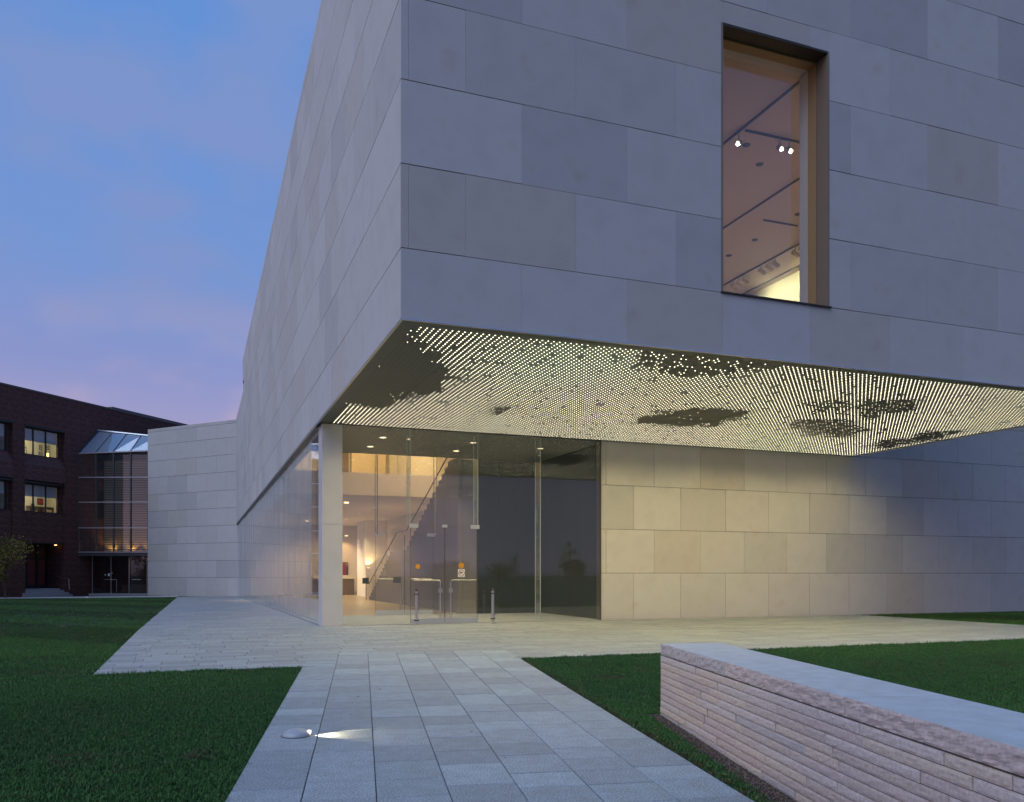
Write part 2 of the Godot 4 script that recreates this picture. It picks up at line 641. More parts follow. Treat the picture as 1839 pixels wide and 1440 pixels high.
func grass_tuft(seed_: int, blades: int, hgt: float, spread: float) -> ArrayMesh:
	var r := RandomNumberGenerator.new()
	r.seed = seed_
	var st := mb()
	for i in blades:
		var p := Vector3(r.randf_range(-spread, spread), -0.01, r.randf_range(-spread, spread))
		var a := r.randf() * TAU
		var lean := r.randf_range(0.05, 0.75)
		var h := hgt * r.randf_range(0.6, 1.1)
		var w := r.randf_range(0.0017, 0.0030)
		var s := Vector3(cos(a), 0, sin(a))
		var t := Vector3(-sin(a), 0, cos(a))
		var mid := p + Vector3(0, h * 0.6, 0) + t * lean * h * 0.3
		var tip := p + Vector3(0, h * (1.0 - lean * 0.35), 0) + t * lean * h * 0.85
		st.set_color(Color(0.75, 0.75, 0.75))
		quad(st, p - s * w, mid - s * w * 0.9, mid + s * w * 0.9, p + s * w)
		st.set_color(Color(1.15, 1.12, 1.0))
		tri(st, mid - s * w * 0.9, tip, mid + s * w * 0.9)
	st.generate_normals()
	var m := st.commit()
	m.surface_set_material(0, M.grass)
	return m


func build_grass() -> void:
	var r := RandomNumberGenerator.new()
	r.seed = 4
	var spots := [[], [], []]
	var zones := [[-9.5, 4.0, 1.9, 11.24, 1500.0], [-14.0, -1.19, 11.24, 22.0, 380.0], [-9.5, -14.0, 4.0, 11.24, 0.0], [3.3, 16.5, 1.0, 11.24, 1100.0], [18.42, 32.0, 11.0, 19.68, 200.0], [-32.0, -1.19, 22.0, 60.4, 60.0]]
	for z in zones:
		var n := int(absf(z[1] - z[0]) * (z[3] - z[2]) * z[4])
		for i in n:
			var u := r.randf_range(z[0], z[1])
			var v := r.randf_range(z[2], z[3])
			# keep to what the camera or a step beside it could see
			var d := u * 0.3532 + v * 0.9355
			var x := u * 0.9355 - v * 0.3532
			if d < 2.8 or absf(x) > d * 0.66 + 2.0:
				continue
			if z[4] > 500.0 and d > 8.5 and r.randf() > 8.5 * 8.5 / (d * d) + 0.12:
				continue
			if not on_lawn(u, v):
				continue
			var mown := 0.92 + 0.22 * signf(sin((u * 0.80 + v * 0.60) * 1.1)) if v > 14.0 else 1.0
			var patch := noise.get_noise_2d(u * 9.0, v * 9.0)
			var dry := noise.get_noise_2d(u * 30.0 + 300.0, v * 30.0)
			var c := Color(0.040, 0.125, 0.020) * (1.0 + patch * 0.25) * mown
			if dry > 0.46 and r.randf() < 0.35:
				c = Color(0.085, 0.062, 0.030)
			if r.randf() < 0.035:
				c = Color(0.11, 0.10, 0.045)
			c = c * r.randf_range(0.75, 1.25)
			var s := r.randf_range(0.75, 1.25) * (1.0 + patch * 0.25)
			var edge := (Vector2(u, v) - PATH_O).dot(PB) - 3.0
			if edge > 0.0 and edge < 0.10 and v < 11.3:
				if r.randf() < 0.5:
					continue
				if r.randf() < 0.45:
					c = Color(0.10, 0.062, 0.030) * r.randf_range(0.7, 1.2)
			if v > 11.10 and v < 11.25 or absf(u + 1.25) < 0.07 and v > 11.2:
				s *= r.randf_range(1.1, 1.55)
			if z[4] < 300.0:
				s *= 1.25
			var t := Transform3D(Basis(Vector3.UP, r.randf() * TAU).scaled(Vector3(s, s, s)), W(u, v, ground(u, v) - 0.028))
			spots[r.randi() % 3].append([t, c])
	var root := Node3D.new()
	root.name = "grass"
	add_child(root)
	tag(root, "blades of short green grass over the lawns", "", "", "stuff")
	for k in 3:
		var mm := MultiMesh.new()
		mm.transform_format = MultiMesh.TRANSFORM_3D
		mm.use_colors = true
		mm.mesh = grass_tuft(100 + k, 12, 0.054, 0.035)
		mm.instance_count = spots[k].size()
		for i in spots[k].size():
			mm.set_instance_transform(i, spots[k][i][0])
			mm.set_instance_color(i, spots[k][i][1])
		var o := MultiMeshInstance3D.new()
		o.name = numbered(root, "grass_blades")
		o.multimesh = mm
		root.add_child(o, true)
		o.set_meta("kind", "stuff")


func build_leaves() -> void:
	var r := RandomNumberGenerator.new()
	r.seed = 27
	var pairs := []
	for k in 3:
		var st := mb()
		for i in 40:
			var a := r.randf_range(-9.0, 0.5)
			var b := (3.03 + absf(r.randfn(0.0, 0.12))) if i % 4 else r.randf_range(0.3, 2.9)
			var q := PATH_O + PA * a + PB * b
			var y := ground(q.x, q.y) + (0.012 if i % 4 else 0.004) - (0.0 if i % 4 else 0.0)
			if i % 4 == 0:
				y = -0.0135 * (11.244 - q.y) + 0.004
			var c := W(q.x, q.y, y)
			var t := r.randf() * TAU
			var l := r.randf_range(0.010, 0.022)
			var x := Vector3(cos(t), r.randf_range(-0.25, 0.25), sin(t)) * l
			var z := Vector3(-sin(t), r.randf_range(-0.2, 0.2), cos(t)) * l * 0.45
			var m := c + Vector3(0, 0.004, 0)
			quad(st, c - x, m + z, c + x, m - z)
		pairs.append([st, M["leaf_litter_%d" % k]])
	tag(multi(self, "fallen_leaves", pairs), "small brown fallen leaves along the edge of the walkway", "", "", "stuff")


# ------------------------------------------------------------------ the low stone wall in the foreground
func rough_face(l: float, h: float, seed_: int, amp: float) -> ArrayMesh:
	var n := FastNoiseLite.new()
	n.seed = seed_
	n.frequency = 9.0
	n.fractal_octaves = 3
	var nx := maxi(4, int(l / 0.035))
	var ny := maxi(4, int(h / 0.012))
	var st := mb()
	var g := []
	for i in nx + 1:
		var row := []
		for j in ny + 1:
			var x := l * i / nx
			var y := h * j / ny
			var e := minf(minf(x, l - x) / 0.006, minf(y, h - y) / 0.006)
			var z := amp * (n.get_noise_2d(x, y * 1.6) + 0.1) * clampf(e, 0.0, 1.0) - 0.0025 * (1.0 - clampf(e, 0.0, 1.0))
			row.append(Vector3(x, y, z))
		g.append(row)
	for i in nx:
		for j in ny:
			quad(st, g[i][j], g[i][j + 1], g[i + 1][j + 1], g[i + 1][j])
	var back := -0.10
	for i in nx:
		quad(st, g[i][ny], g[i][ny] * Vector3(1, 1, 0) + Vector3(0, 0, back), g[i + 1][ny] * Vector3(1, 1, 0) + Vector3(0, 0, back), g[i + 1][ny])
		quad(st, g[i + 1][0], g[i + 1][0] * Vector3(1, 1, 0) + Vector3(0, 0, back), g[i][0] * Vector3(1, 1, 0) + Vector3(0, 0, back), g[i][0])
	for j in ny:
		quad(st, g[0][j + 1], g[0][j], g[0][j] * Vector3(1, 1, 0) + Vector3(0, 0, back), g[0][j + 1] * Vector3(1, 1, 0) + Vector3(0, 0, back))
		quad(st, g[nx][j], g[nx][j + 1], g[nx][j + 1] * Vector3(1, 1, 0) + Vector3(0, 0, back), g[nx][j] * Vector3(1, 1, 0) + Vector3(0, 0, back))
	st.generate_normals()
	return st.commit()


func build_bench_wall() -> void:
	var b := Basis(Vector3(BX.x, 0, -BX.y), Vector3.UP, Vector3(BZ.x, 0, -BZ.y))
	var t := thing("low_stone_wall", "low wall of pinkish rough split stone courses with a smooth grey coping, right foreground", "wall", W(BO.x, BO.y, -0.06), b)
	var top := 0.637   # above the root
	var r := RandomNumberGenerator.new()
	r.seed = 8
	part(t, "core", box(Vector3(0.03, -0.1, -0.54), Vector3(6.98, top - 0.035, -0.035)), M.joint)
	# courses of long thin stones, counted from the coping down
	var ch := 0.0585
	for c in 10:
		var y1 := top - 0.105 - c * ch
		var x := -0.0
		var first := true
		while x < 6.95:
			var l := r.randf_range(0.38, 1.15)
			if first:
				l = r.randf_range(0.10, 0.75)
				first = false
			l = minf(l, 7.0 - x)
			var s := put(t, "stone", rough_face(l - 0.005, ch - 0.0045, 500 + c * 40 + int(x * 10), 0.0042), M["rough_stone_%d" % [0, 1, 3, 0, 1, 4, 2, 3][r.randi() % 8]])
			s.position = Vector3(x, y1 - ch, r.randf_range(-0.004, 0.003))
			x += l
	# stones of the far end and of the back
	for side in 2:
		for c in 10:
			var y1 := top - 0.105 - c * ch
			var x := 0.0
			var end := 0.56 if side == 0 else 7.0
			while x < end - 0.01:
				var l := minf(r.randf_range(0.3, 0.9), end - x)
				if end - x - l < 0.12:
					l = end - x
				var s := put(t, "stone", rough_face(l - 0.005, ch - 0.006, 900 + c * 50 + int(x * 10) + side * 700, 0.008), M["rough_stone_%d" % (r.randi() % 5)])
				if side == 0:
					s.transform = Transform3D(Basis(Vector3(0, 0, 1), Vector3.UP, Vector3(-1, 0, 0)), Vector3(0.012, y1 - ch, -0.565 + x))
				else:
					s.transform = Transform3D(Basis(Vector3(-1, 0, 0), Vector3.UP, Vector3(0, 0, -1)), Vector3(7.0 - x, y1 - ch, -0.56))
				x += l
	# coping slabs: sawn top, rough front
	var xc := 0.0
	for l in [1.62, 1.75, 1.70, 1.93]:
		var cp := mb()
		bx(cp, Vector3(xc + 0.002, top - 0.098, -0.573), Vector3(xc + l - 0.002, top, -0.012))
		var slab := part(t, "coping_slab", cp, M.coping)
		var f := put(slab, "rough_edge", rough_face(l - 0.005, 0.099, 300 + int(xc * 10), 0.012), M["rough_stone_%d" % [2, 0, 2, 0][int(xc) % 4]])
		f.position = Vector3(xc + 0.002, top - 0.0995, -0.003)
		xc += l
	# strip of gravel and bare soil at its foot
	var st := mb()
	for i in 40:
		var x0 := 7.0 * i / 40.0
		var x1 := 7.0 * (i + 1) / 40.0
		var q := []
		for e in [[x0, -0.02], [x0, 0.19], [x1, 0.19], [x1, -0.02]]:
			var w: Vector2 = BO + BX * e[0] + BZ * e[1]
			q.append(W(w.x, w.y, ground(w.x, w.y) - 0.018))
		quad(st, q[0], q[3], q[2], q[1])
	tag(part(self, "soil_strip", st, M.soil), "strip of bare brown soil at the foot of the low stone wall", "", "", "structure")
	var pm := SphereMesh.new()
	pm.radius = 0.5
	pm.height = 0.8
	pm.radial_segments = 6
	pm.rings = 3
	pm.material = M.pebble
	var mm := MultiMesh.new()
	mm.transform_format = MultiMesh.TRANSFORM_3D
	mm.use_colors = true
	mm.mesh = pm
	mm.instance_count = 3800
	for i in 3800:
		var a := r.randf_range(-0.02, 6.5)
		var z := absf(r.randfn(0.0, 0.075)) + 0.005
		var w := BO + BX * a + BZ * z
		var s := r.randf_range(0.006, 0.017)
		mm.set_instance_transform(i, Transform3D(Basis(Vector3(r.randf(), r.randf(), r.randf()).normalized(), r.randf() * 6.0).scaled(Vector3(s, s * 0.8, s)), W(w.x, w.y, ground(w.x, w.y) - 0.015)))
		var k := r.randf_range(0.35, 1.1)
		mm.set_instance_color(i, Color(0.16 * k, 0.11 * k, 0.08 * k))
	var o := MultiMeshInstance3D.new()
	o.name = "gravel"
	o.multimesh = mm
	add_child(o)
	tag(o, "brown gravel along the foot of the low stone wall", "", "", "stuff")


# ------------------------------------------------------------------ the museum
const CU := 2.625       # left side of the overhanging box
const CV := 11.259      # its front
const HS := 4.72        # its underside
const RU := 18.358      # its right side
const WV := 19.75       # the entrance wall
const HR := 14.05       # roof
const ROWS := [4.72, 5.687, 6.845, 8.0, 9.16, 10.32, 11.48, 12.64, 13.80, 14.05]
var museum: Node3D


func stone_row(parent: Node, x0: float, x1: float, starts: float, step: float) -> Array:   # joints of one row: a list of [from, to]
	var out := []
	var a := x0
	var j := starts
	while j < x1 - 0.05:
		if j > a + 0.05:
			out.append([a, j])
			a = j
		j += step
	out.append([a, x1])
	return out


func build_museum() -> void:
	museum = thing("museum_building", "modern museum clad in pale limestone slabs, its box overhanging a glazed entrance", "building")
	var win := [7.80, 9.94, 5.687, 9.975]
	# front
	var st := mb()
	holed_wall(st, CU + 0.04, RU - 0.04, HS + 0.03, HR - 0.02, -(CV + 0.30), -(CV + 0.042), [win])
	var front := part(museum, "front_facade", st, M.joint)
	for i in 9:
		var b_row: bool = i % 2 == 0
		for e in stone_row(front, CU, RU, 4.405 if b_row else 3.55, 1.7115):
			var cut := []
			if ROWS[i + 1] <= win[2] + 0.01 or ROWS[i] >= win[3] - 0.01 or e[1] <= win[0] + 0.01 or e[0] >= win[1] - 0.01:
				cut.append([e[0], e[1], ROWS[i], ROWS[i + 1]])
			else:
				if e[0] < win[0] - 0.03:
					cut.append([e[0], win[0], ROWS[i], ROWS[i + 1]])
				if e[1] > win[1] + 0.03:
					cut.append([win[1], e[1], ROWS[i], ROWS[i + 1]])
				if ROWS[i + 1] > win[3] + 0.02:
					cut.append([maxf(e[0], win[0]), minf(e[1], win[1]), win[3], ROWS[i + 1]])
			for c in cut:
				var first_return: bool = c[0] < CU + 0.01 and not b_row
				var gap: float = [0.003, 0.0055, 0.004, 0.007][rng.randi() % 4] if i != 0 else 0.0055
				var k := rng.randf_range(-0.0012, 0.0012)
				var s := stone()
				if i == 2 and c[0] > 4.3 and c[1] < 6.2:
					s = stone(4)
				if i == 3 and c[0] > 5.2 and c[1] < 7.0:
					s = stone(1)
				if first_return:
					piece(front, "stone_slab", W(c[0], CV + k, c[2] + gap), W(c[0] + 0.105, CV + 0.041, c[3] - gap), s)
					c[0] += 0.107
				piece(front, "stone_slab", W(c[0] + 0.0012, CV + k, c[2] + gap), W(c[1] - 0.0012, CV + 0.041, c[3] - gap), s)
	# left side
	st = mb()
	bx(st, W(CU + 0.042, CV + 0.30, HS + 0.03), W(CU + 0.30, 52.6, HR - 0.02))
	bx(st, W(CU + 0.042, 52.6, HS + 0.03), W(CU + 0.30, 61.55, 12.0))
	var side := part(museum, "side_facade", st, M.joint)
	var far := []
	for k in 6:
		far.append(mb())
	for i in 9:
		var b_row: bool = i % 2 == 0
		var end := 52.68 if ROWS[i] > 12.0 else 61.6
		for e in stone_row(side, CV + 0.043, end, 12.22 if b_row else 13.12, 1.78):
			var top: float = ROWS[i + 1]
			if e[1] > 52.7 and top > 12.06:
				top = 12.05
			var k := rng.randf_range(-0.0012, 0.0012)
			var a := W(CU + k, e[0] + 0.0012, ROWS[i] + 0.0065)
			var b := W(CU + 0.041, e[1] - 0.0012, top - 0.0065)
			if e[1] > 60.5 and ROWS[i] > 5.7 and ROWS[i] < 9.0:
				b = W(CU + 0.041, 61.1, top - 0.0065)   # the narrow slot beside the far wing
				if e[0] > 61.0:
					continue
			var s := stone()
			if e[0] < 32.0:
				piece(side, "stone_slab", a, b, s)
			else:
				bx(far[int(str(s.resource_name).right(1))], a, b)
	var pairs := []
	for k in 6:
		pairs.append([far[k], M["limestone_%d" % k]])
	tag(multi(side, "far_stone_slabs", pairs), "", "", "", "stuff")
	# right side of the box and the roof
	st = mb()
	bx(st, W(RU - 0.30, CV + 0.30, HS + 0.03), W(RU - 0.02, 25.3, HR - 0.02))
	bx(st, W(9.86, 25.21, HS + 0.03), W(RU - 0.31, 25.35, HR - 0.26))
	part(museum, "right_facade", st, M.limestone_1)
	st = mb()
	bx(st, W(CU + 0.05, CV + 0.05, HR - 0.25), W(RU - 0.05, 52.6, HR - 0.03))
	bx(st, W(CU + 0.05, 52.6, 11.8), W(12.0, 61.5, 12.0))
	bx(st, W(RU - 0.05, WV + 0.05, HR - 0.25), W(44.9, 40.0, HR - 0.03))
	bx(st, W(44.6, WV + 0.3, -0.3), W(44.9, 40.0, HR - 0.25))
	bx(st, W(2.9, 52.3, 12.0), W(18.0, 52.6, HR - 0.25))
	bx(st, W(9.7, 61.2, -0.5), W(12.0, 61.5, 11.8))
	part(museum, "roof", st, M.concrete)
	# entrance wall, standing on the ground behind the overhang and running on to the right
	st = mb()
	bx(st, W(10.02, WV + 0.042, -0.1), W(RU - 0.02, WV + 0.30, HS + 0.03))
	bx(st, W(RU - 0.019, WV + 0.042, -0.1), W(45.0, WV + 0.30, HR - 0.02))
	var ew := part(museum, "entrance_wall", st, M.joint)
	var hs := [-0.05, 1.235, 2.395, 3.56, 4.72, 5.88, 7.04, 8.2, 9.36, 10.52, 11.68, 12.84, 14.05]
	for k in 6:
		far[k] = mb()
	for i in 12:
		var b_row: bool = i % 2 == 0
		for e in stone_row(ew, 9.98, 45.0, 10.93 if b_row else 10.105, 1.4475):
			var k := rng.randf_range(-0.0012, 0.0012)
			var a := W(e[0] + 0.0045, WV + k, hs[i] + 0.0055)
			var b := W(e[1] - 0.0045, WV + 0.041, hs[i + 1] - 0.0055)
			if i > 3 and e[1] < RU:
				continue
			var s := stone()
			if e[0] < 27.5 and i < 6:
				piece(ew, "stone_slab", a, b, s)
			else:
				bx(far[int(str(s.resource_name).right(1))], a, b)
	pairs = []
	for k in 6:
		pairs.append([far[k], M["limestone_%d" % k]])
	tag(multi(ew, "far_stone_slabs", pairs), "", "", "", "stuff")
	# return of that wall towards the glass
	for i in 4:
		piece(ew, "stone_slab", W(9.958, WV + 0.003, hs[i] + 0.0055), W(9.979, WV + 0.25, hs[i + 1] - 0.0055), M.limestone_3)
	# corner pier
	var pier := part(museum, "corner_pier", box(W(2.77, WV - 0.03, -0.1), W(3.16, WV + 0.50, HS - 0.02)), M.joint)
	for e in [[-0.05, 2.37], [2.376, 4.70]]:
		piece(pier, "stone_slab", W(2.73, WV - 0.075, e[0]), W(3.20, WV - 0.034, e[1]), M.limestone_0)
		piece(pier, "stone_slab", W(2.73, WV - 0.030, e[0]), W(2.766, WV + 0.52, e[1]), M.limestone_0)
		piece(pier, "stone_slab", W(3.164, WV - 0.030, e[0]), W(3.20, WV + 0.52, e[1]), M.limestone_0)
	build_soffit()
	build_window(win)
	build_entrance()
	build_inside()
	build_side_glass()


func build_soffit() -> void:
	var so := part(museum, "soffit", box(W(CU + 0.05, CV + 0.05, HS + 0.034), W(RU - 0.05, 24.36, HS + 0.10)), M.joint)
	var n := 13
	var step := (RU - CU - 0.08) / n
	for i in n:
		var u := CU + 0.04 + i * step
		piece(so, "soffit_panel", W(u + 0.003, CV + 0.04, HS), W(u + step - 0.003, WV - 0.02, HS + 0.03), M.soffit)
	piece(so, "vestibule_ceiling", W(2.75, WV + 0.02, HS), W(10.1, 24.36, HS + 0.03), M.soffit)
	# drip edge
	var e := mb()
	bx(e, W(CU - 0.012, CV - 0.014, HS - 0.018), W(RU + 0.012, CV + 0.034, HS + 0.004))
	bx(e, W(CU - 0.012, CV + 0.036, HS - 0.018), W(CU + 0.034, 61.5, HS + 0.004))
	bx(e, W(RU - 0.034, CV + 0.036, HS - 0.018), W(RU + 0.012, WV, HS + 0.004))
	part(so, "drip_edge", e, M.aluminium)
	# the perforations: lit ones and dark ones
	var offs := [
		[0, 1.0, PackedVector2Array([Vector2(2.6, 11.5), Vector2(2.94, 12.09), Vector2(3.53, 12.73), Vector2(4.15, 14.01), Vector2(4.5, 14.19), Vector2(4.24, 15.29), Vector2(4.05, 16.67), Vector2(3.69, 17.23), Vector2(2.95, 17.5), Vector2(2.6, 17.5)])],
		[1, 0.74, PackedVector2Array([Vector2(6.17, 11.3), Vector2(8.97, 11.3), Vector2(9.42, 11.57), Vector2(9.39, 12.0), Vector2(8.89, 12.46), Vector2(8.37, 12.66), Vector2(7.47, 12.82), Vector2(6.59, 11.94)])],
		[2, 0.97, PackedVector2Array([Vector2(9.49, 17.31), Vector2(9.32, 16.19), Vector2(9.7, 15.51), Vector2(10.23, 15.05), Vector2(10.75, 14.91), Vector2(11.27, 15.32), Vector2(11.58, 16.06), Vector2(11.29, 16.88), Vector2(10.48, 17.25)])],
		[3, 0.55, PackedVector2Array([Vector2(12.82, 15.74), Vector2(12.83, 15.15), Vector2(14.62, 15.37), Vector2(15.5, 16.36), Vector2(15.41, 17.2), Vector2(14.33, 17.09)])],
		[4, 0.9, PackedVector2Array([Vector2(11.75, 13.74), Vector2(12.01, 13.41), Vector2(13.06, 14.51), Vector2(12.88, 14.85)])],
		[5, 0.7, PackedVector2Array([Vector2(13.11, 13.96), Vector2(12.45, 12.91), Vector2(13.02, 13.04), Vector2(13.83, 12.95), Vector2(14.35, 13.5), Vector2(14.36, 14.43), Vector2(14.1, 14.96)])],
		[6, 0.8, PackedVector2Array([Vector2(17.0, 17.71), Vector2(16.95, 15.81), Vector2(17.44, 14.95), Vector2(18.05, 16.13), Vector2(18.03, 17.96), Vector2(17.67, 18.32)])],
		[7, 0.85, PackedVector2Array([Vector2(5.69, 17.12), Vector2(6.14, 16.08), Vector2(6.36, 16.42), Vector2(6.11, 17.44)])],
		[8, 0.9, PackedVector2Array([Vector2(7.46, 17.42), Vector2(7.53, 17.15), Vector2(7.92, 17.77), Vector2(7.83, 18.07)])],
		[9, 0.8, PackedVector2Array([Vector2(7.13, 16.35), Vector2(7.24, 16.09), Vector2(7.5, 16.56)])],
		[10, 0.8, PackedVector2Array([Vector2(6.9, 16.9), Vector2(7.05, 16.75), Vector2(7.2, 17.1), Vector2(7.0, 17.25)])]]
	var r := RandomNumberGenerator.new()
	r.seed = 19
	var lit := []
	var dark := []
	var lit_size := []
	var dark_size := []
	var nu := 164
	var nv := 81
	for i in nu:
		for j in nv:
			var u := CU + 0.27 + i * 0.0938
			var v := CV + 0.33 + j * 0.1003
			if u > RU - 0.16 or v > WV - 0.08:
				continue
			var q := Vector2(u + noise.get_noise_2d(u * 60.0, v * 60.0) * 0.45, v + noise.get_noise_2d(u * 60.0 + 500.0, v * 60.0) * 0.45)
			var haze := noise.get_noise_2d(u * 95.0 + 900.0, v * 95.0)
			var off := r.randf() < 0.005 or i == 0 or (haze > 0.33 and r.randf() < smoothstep(0.33, 0.6, haze) * 0.6)
			var size := 1.0
			for z in offs:
				var within := 0
				for a in 8:
					if Geometry2D.is_point_in_polygon(q + Vector2(cos(a * 0.785), sin(a * 0.785)) * (0.12 if a % 2 else 0.36), z[2]):
						within += 1
				if within > 0 and z[0] != 1:
					size = minf(size, 1.0 - 0.055 * within)
				if within >= 3:
					var chance: float = z[1]
					if z[0] == 1:
						chance = 0.95 if noise.get_noise_2d(u * 260.0, v * 260.0) < 0.12 else 0.15
					if z[0] == 3 or z[0] == 5:
						chance = 1.0 if (i % 4 == 0 or j % 3 == 0) else 0.35
					if z[0] == 0:
						chance = 0.78 if (Vector2(u, v) - Vector2(3.75, 16.2)).length() < 0.45 else 1.0
					off = r.randf() < chance * smoothstep(2.0, 6.5, within)
			(dark if off else lit).append(W(u, v, HS))
			(dark_size if off else lit_size).append(size if not off else 1.0)
	for a in 7:
		for b in 4:
			var want := Vector2(CU + 1.2 + a * 2.2, CV + 1.1 + b * 1.85)
			var best := Vector3.ZERO
			for p in lit:
				if Vector2(p.x, -p.z).distance_squared_to(want) < Vector2(best.x, -best.z).distance_squared_to(want):
					best = p
			spot("soffit_light", best + Vector3(0, -0.012, 0), Vector3(0, -1, 0), 1.5, 80.0, Color(1.0, 0.93, 0.69), 0.01, 0.5)
	for pair in [[lit, "lamp_dots", M.lamp_dot, 0.0104, lit_size], [dark, "dark_holes", M.soffit_hole, 0.0125, dark_size]]:
		var st := mb()
		for k in 6:
			var a0 := TAU * k / 6
			var a1 := TAU * (k + 1) / 6
			tri(st, Vector3(0, -0.004, 0), Vector3(cos(a0), 0, sin(a0)) * pair[3] + Vector3(0, -0.002, 0), Vector3(cos(a1), 0, sin(a1)) * pair[3] + Vector3(0, -0.002, 0))
		st.generate_normals()
		var mesh := st.commit()
		mesh.surface_set_material(0, pair[2])
		var mm := MultiMesh.new()
		mm.transform_format = MultiMesh.TRANSFORM_3D
		mm.mesh = mesh
		mm.instance_count = pair[0].size()
		for i in pair[0].size():
			var k: float = pair[4][i]
			mm.set_instance_transform(i, Transform3D(Basis.from_scale(Vector3(k, 1, k)), pair[0][i]))
		var o := MultiMeshInstance3D.new()
		o.name = pair[1]
		o.multimesh = mm
		so.add_child(o)
		o.set_meta("kind", "stuff")


func build_window(win: Array) -> void:
	var z0 := -(CV + 0.30)
	var zg := -(CV + 0.45)
	var w := Node3D.new()
	w.name = "gallery_window"
	museum.add_child(w)
	tag(w, "tall window in a deep bronze reveal, gallery ceiling lit behind it")
	# bronze lining, outer and inner step
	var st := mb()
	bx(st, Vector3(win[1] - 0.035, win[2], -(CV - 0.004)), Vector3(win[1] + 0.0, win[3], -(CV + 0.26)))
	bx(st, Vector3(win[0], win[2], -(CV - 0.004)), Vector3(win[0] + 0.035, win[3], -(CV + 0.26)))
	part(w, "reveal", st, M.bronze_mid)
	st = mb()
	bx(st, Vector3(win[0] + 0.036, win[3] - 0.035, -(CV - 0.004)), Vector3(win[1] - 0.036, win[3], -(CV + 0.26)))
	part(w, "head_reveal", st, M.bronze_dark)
	st = mb()
	bx(st, Vector3(win[1] - 0.045, win[2], -(CV + 0.27)), Vector3(win[1] - 0.001, win[3] - 0.05, -(CV + 0.47)))
	bx(st, Vector3(win[0] + 0.001, win[2], -(CV + 0.27)), Vector3(win[0] + 0.045, win[3] - 0.05, -(CV + 0.47)))
	bx(st, Vector3(win[0] + 0.046, win[3] - 0.06, -(CV + 0.27)), Vector3(win[1] - 0.046, win[3] - 0.002, -(CV + 0.47)))
	part(w, "frame", st, M.bronze)
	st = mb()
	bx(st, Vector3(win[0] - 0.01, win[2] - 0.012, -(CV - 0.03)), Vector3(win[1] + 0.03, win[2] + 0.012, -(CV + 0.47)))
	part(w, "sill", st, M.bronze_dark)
	st = mb()
	bx(st, Vector3(win[0] + 0.04, win[2], -(CV + 0.452)), Vector3(win[1] - 0.04, win[3] - 0.05, -(CV + 0.462)))
	part(w, "pane", st, M.glass)
	# plaster lining behind the pane
	st = mb()
	bx(st, Vector3(win[1] - 0.03, win[2], -(CV + 0.48)), Vector3(win[1] + 0.08, win[3], -(CV + 0.70)))
	bx(st, Vector3(win[0] - 0.08, win[2], -(CV + 0.48)), Vector3(win[0] + 0.03, win[3], -(CV + 0.70)))
	bx(st, Vector3(win[0], win[3] - 0.03, -(CV + 0.48)), Vector3(win[1], win[3] + 0.08, -(CV + 0.70)))
	part(w, "inner_lining", st, M.plaster_white)
	# the gallery behind
	st = mb()
	holed_wall(st, CU + 0.31, RU - 0.31, 5.0, 10.75, -(CV + 0.69), -(CV + 0.61), [[win[0] - 0.06, win[1] + 0.06, win[2], win[3] + 0.06]])
	bx(st, W(CU + 0.31, CV + 0.80, 5.0), W(CU + 0.45, 24.9, 10.75))
	bx(st, W(CU + 0.46, 25.0, 5.0), W(17.74, 25.2, 10.75))
	bx(st, W(17.75, CV + 0.80, 5.0), W(18.0, 25.2, 10.75))
	part(museum, "gallery_wall", st, M.plaster_white)
	st = mb()
	bx(st, W(CU + 0.31, CV + 0.31, 10.751), W(18.04, 25.2, 10.95))
	part(museum, "gallery_ceiling", st, M.ceiling_white)
	part(museum, "gallery_floor", box(W(CU + 0.31, CV + 0.31, 4.85), W(18.04, 25.2, 4.99)), M.oak_floor)
	# tracks and heads hung below the ceiling
	var tracks := [[10.925, 13.2, 10.925, 15.9], [11.05, 15.035, 12.5, 15.035], [13.59, 15.0, 13.59, 20.6], [14.30, 18.675, 15.37, 18.675], [16.28, 18.4, 16.28, 23.6], [17.42, 18.0, 17.42, 24.4]]
	var names := ["dark lighting track on the gallery ceiling, nearest the window, running inwards", "short crosswise lighting track carrying two lit heads, seen through the tall window",
		"long empty lighting track running inwards across the middle of the gallery ceiling", "short crosswise lighting track without heads, in the middle of the gallery ceiling",
		"long lighting track with a row of heads, low in the tall window", "dark slot track next to the lit gallery wall, lowest in the tall window"]
	for i in tracks.size():
		var t: Array = tracks[i]
		var s := box(W(t[0] - 0.022, t[1] - 0.022, 10.715), W(t[2] + 0.022, t[3] + 0.022, 10.748))
		tag(part(self, "lighting_track", s, M.track_grey), names[i], "lighting track")
	var sp := [[12.27, 16.19], [14.93, 18.08], [14.92, 19.9], [14.93, 21.16], [11.44, 15.56]]
	var spn := ["round ceiling speaker, largest one seen through the tall window", "round ceiling speaker beside the right edge of the tall window", "round ceiling speaker above the row of track heads",
		"round ceiling speaker at the left edge of the tall window, low down", "small round ceiling fitting next to the first track head"]
	for i in 5:
		var s := mb()
		lathe(s, W(sp[i][0], sp[i][1], 10.748), [[0.0, -0.025], [0.075, -0.02], [0.095, 0.0]], 16)
		tag(part(self, "ceiling_speaker", s, M.track_grey), spn[i], "speaker")
	# heads: [u, v, aim]
	var heads := [[10.96, 15.17, Vector3(-1, -0.55, 0.9), "single white track head on the nearest track, lamp facing out", 1], [11.93, 15.03, Vector3(-0.35, -0.6, 1), "left one of two lit track heads side by side under the short crosswise track", 1],
		[12.17, 15.03, Vector3(-0.35, -0.6, 1), "right one of two lit track heads side by side under the short crosswise track", 1]]
	var place := ["first", "second", "third", "fourth", "fifth", "sixth", "seventh", "eighth"]
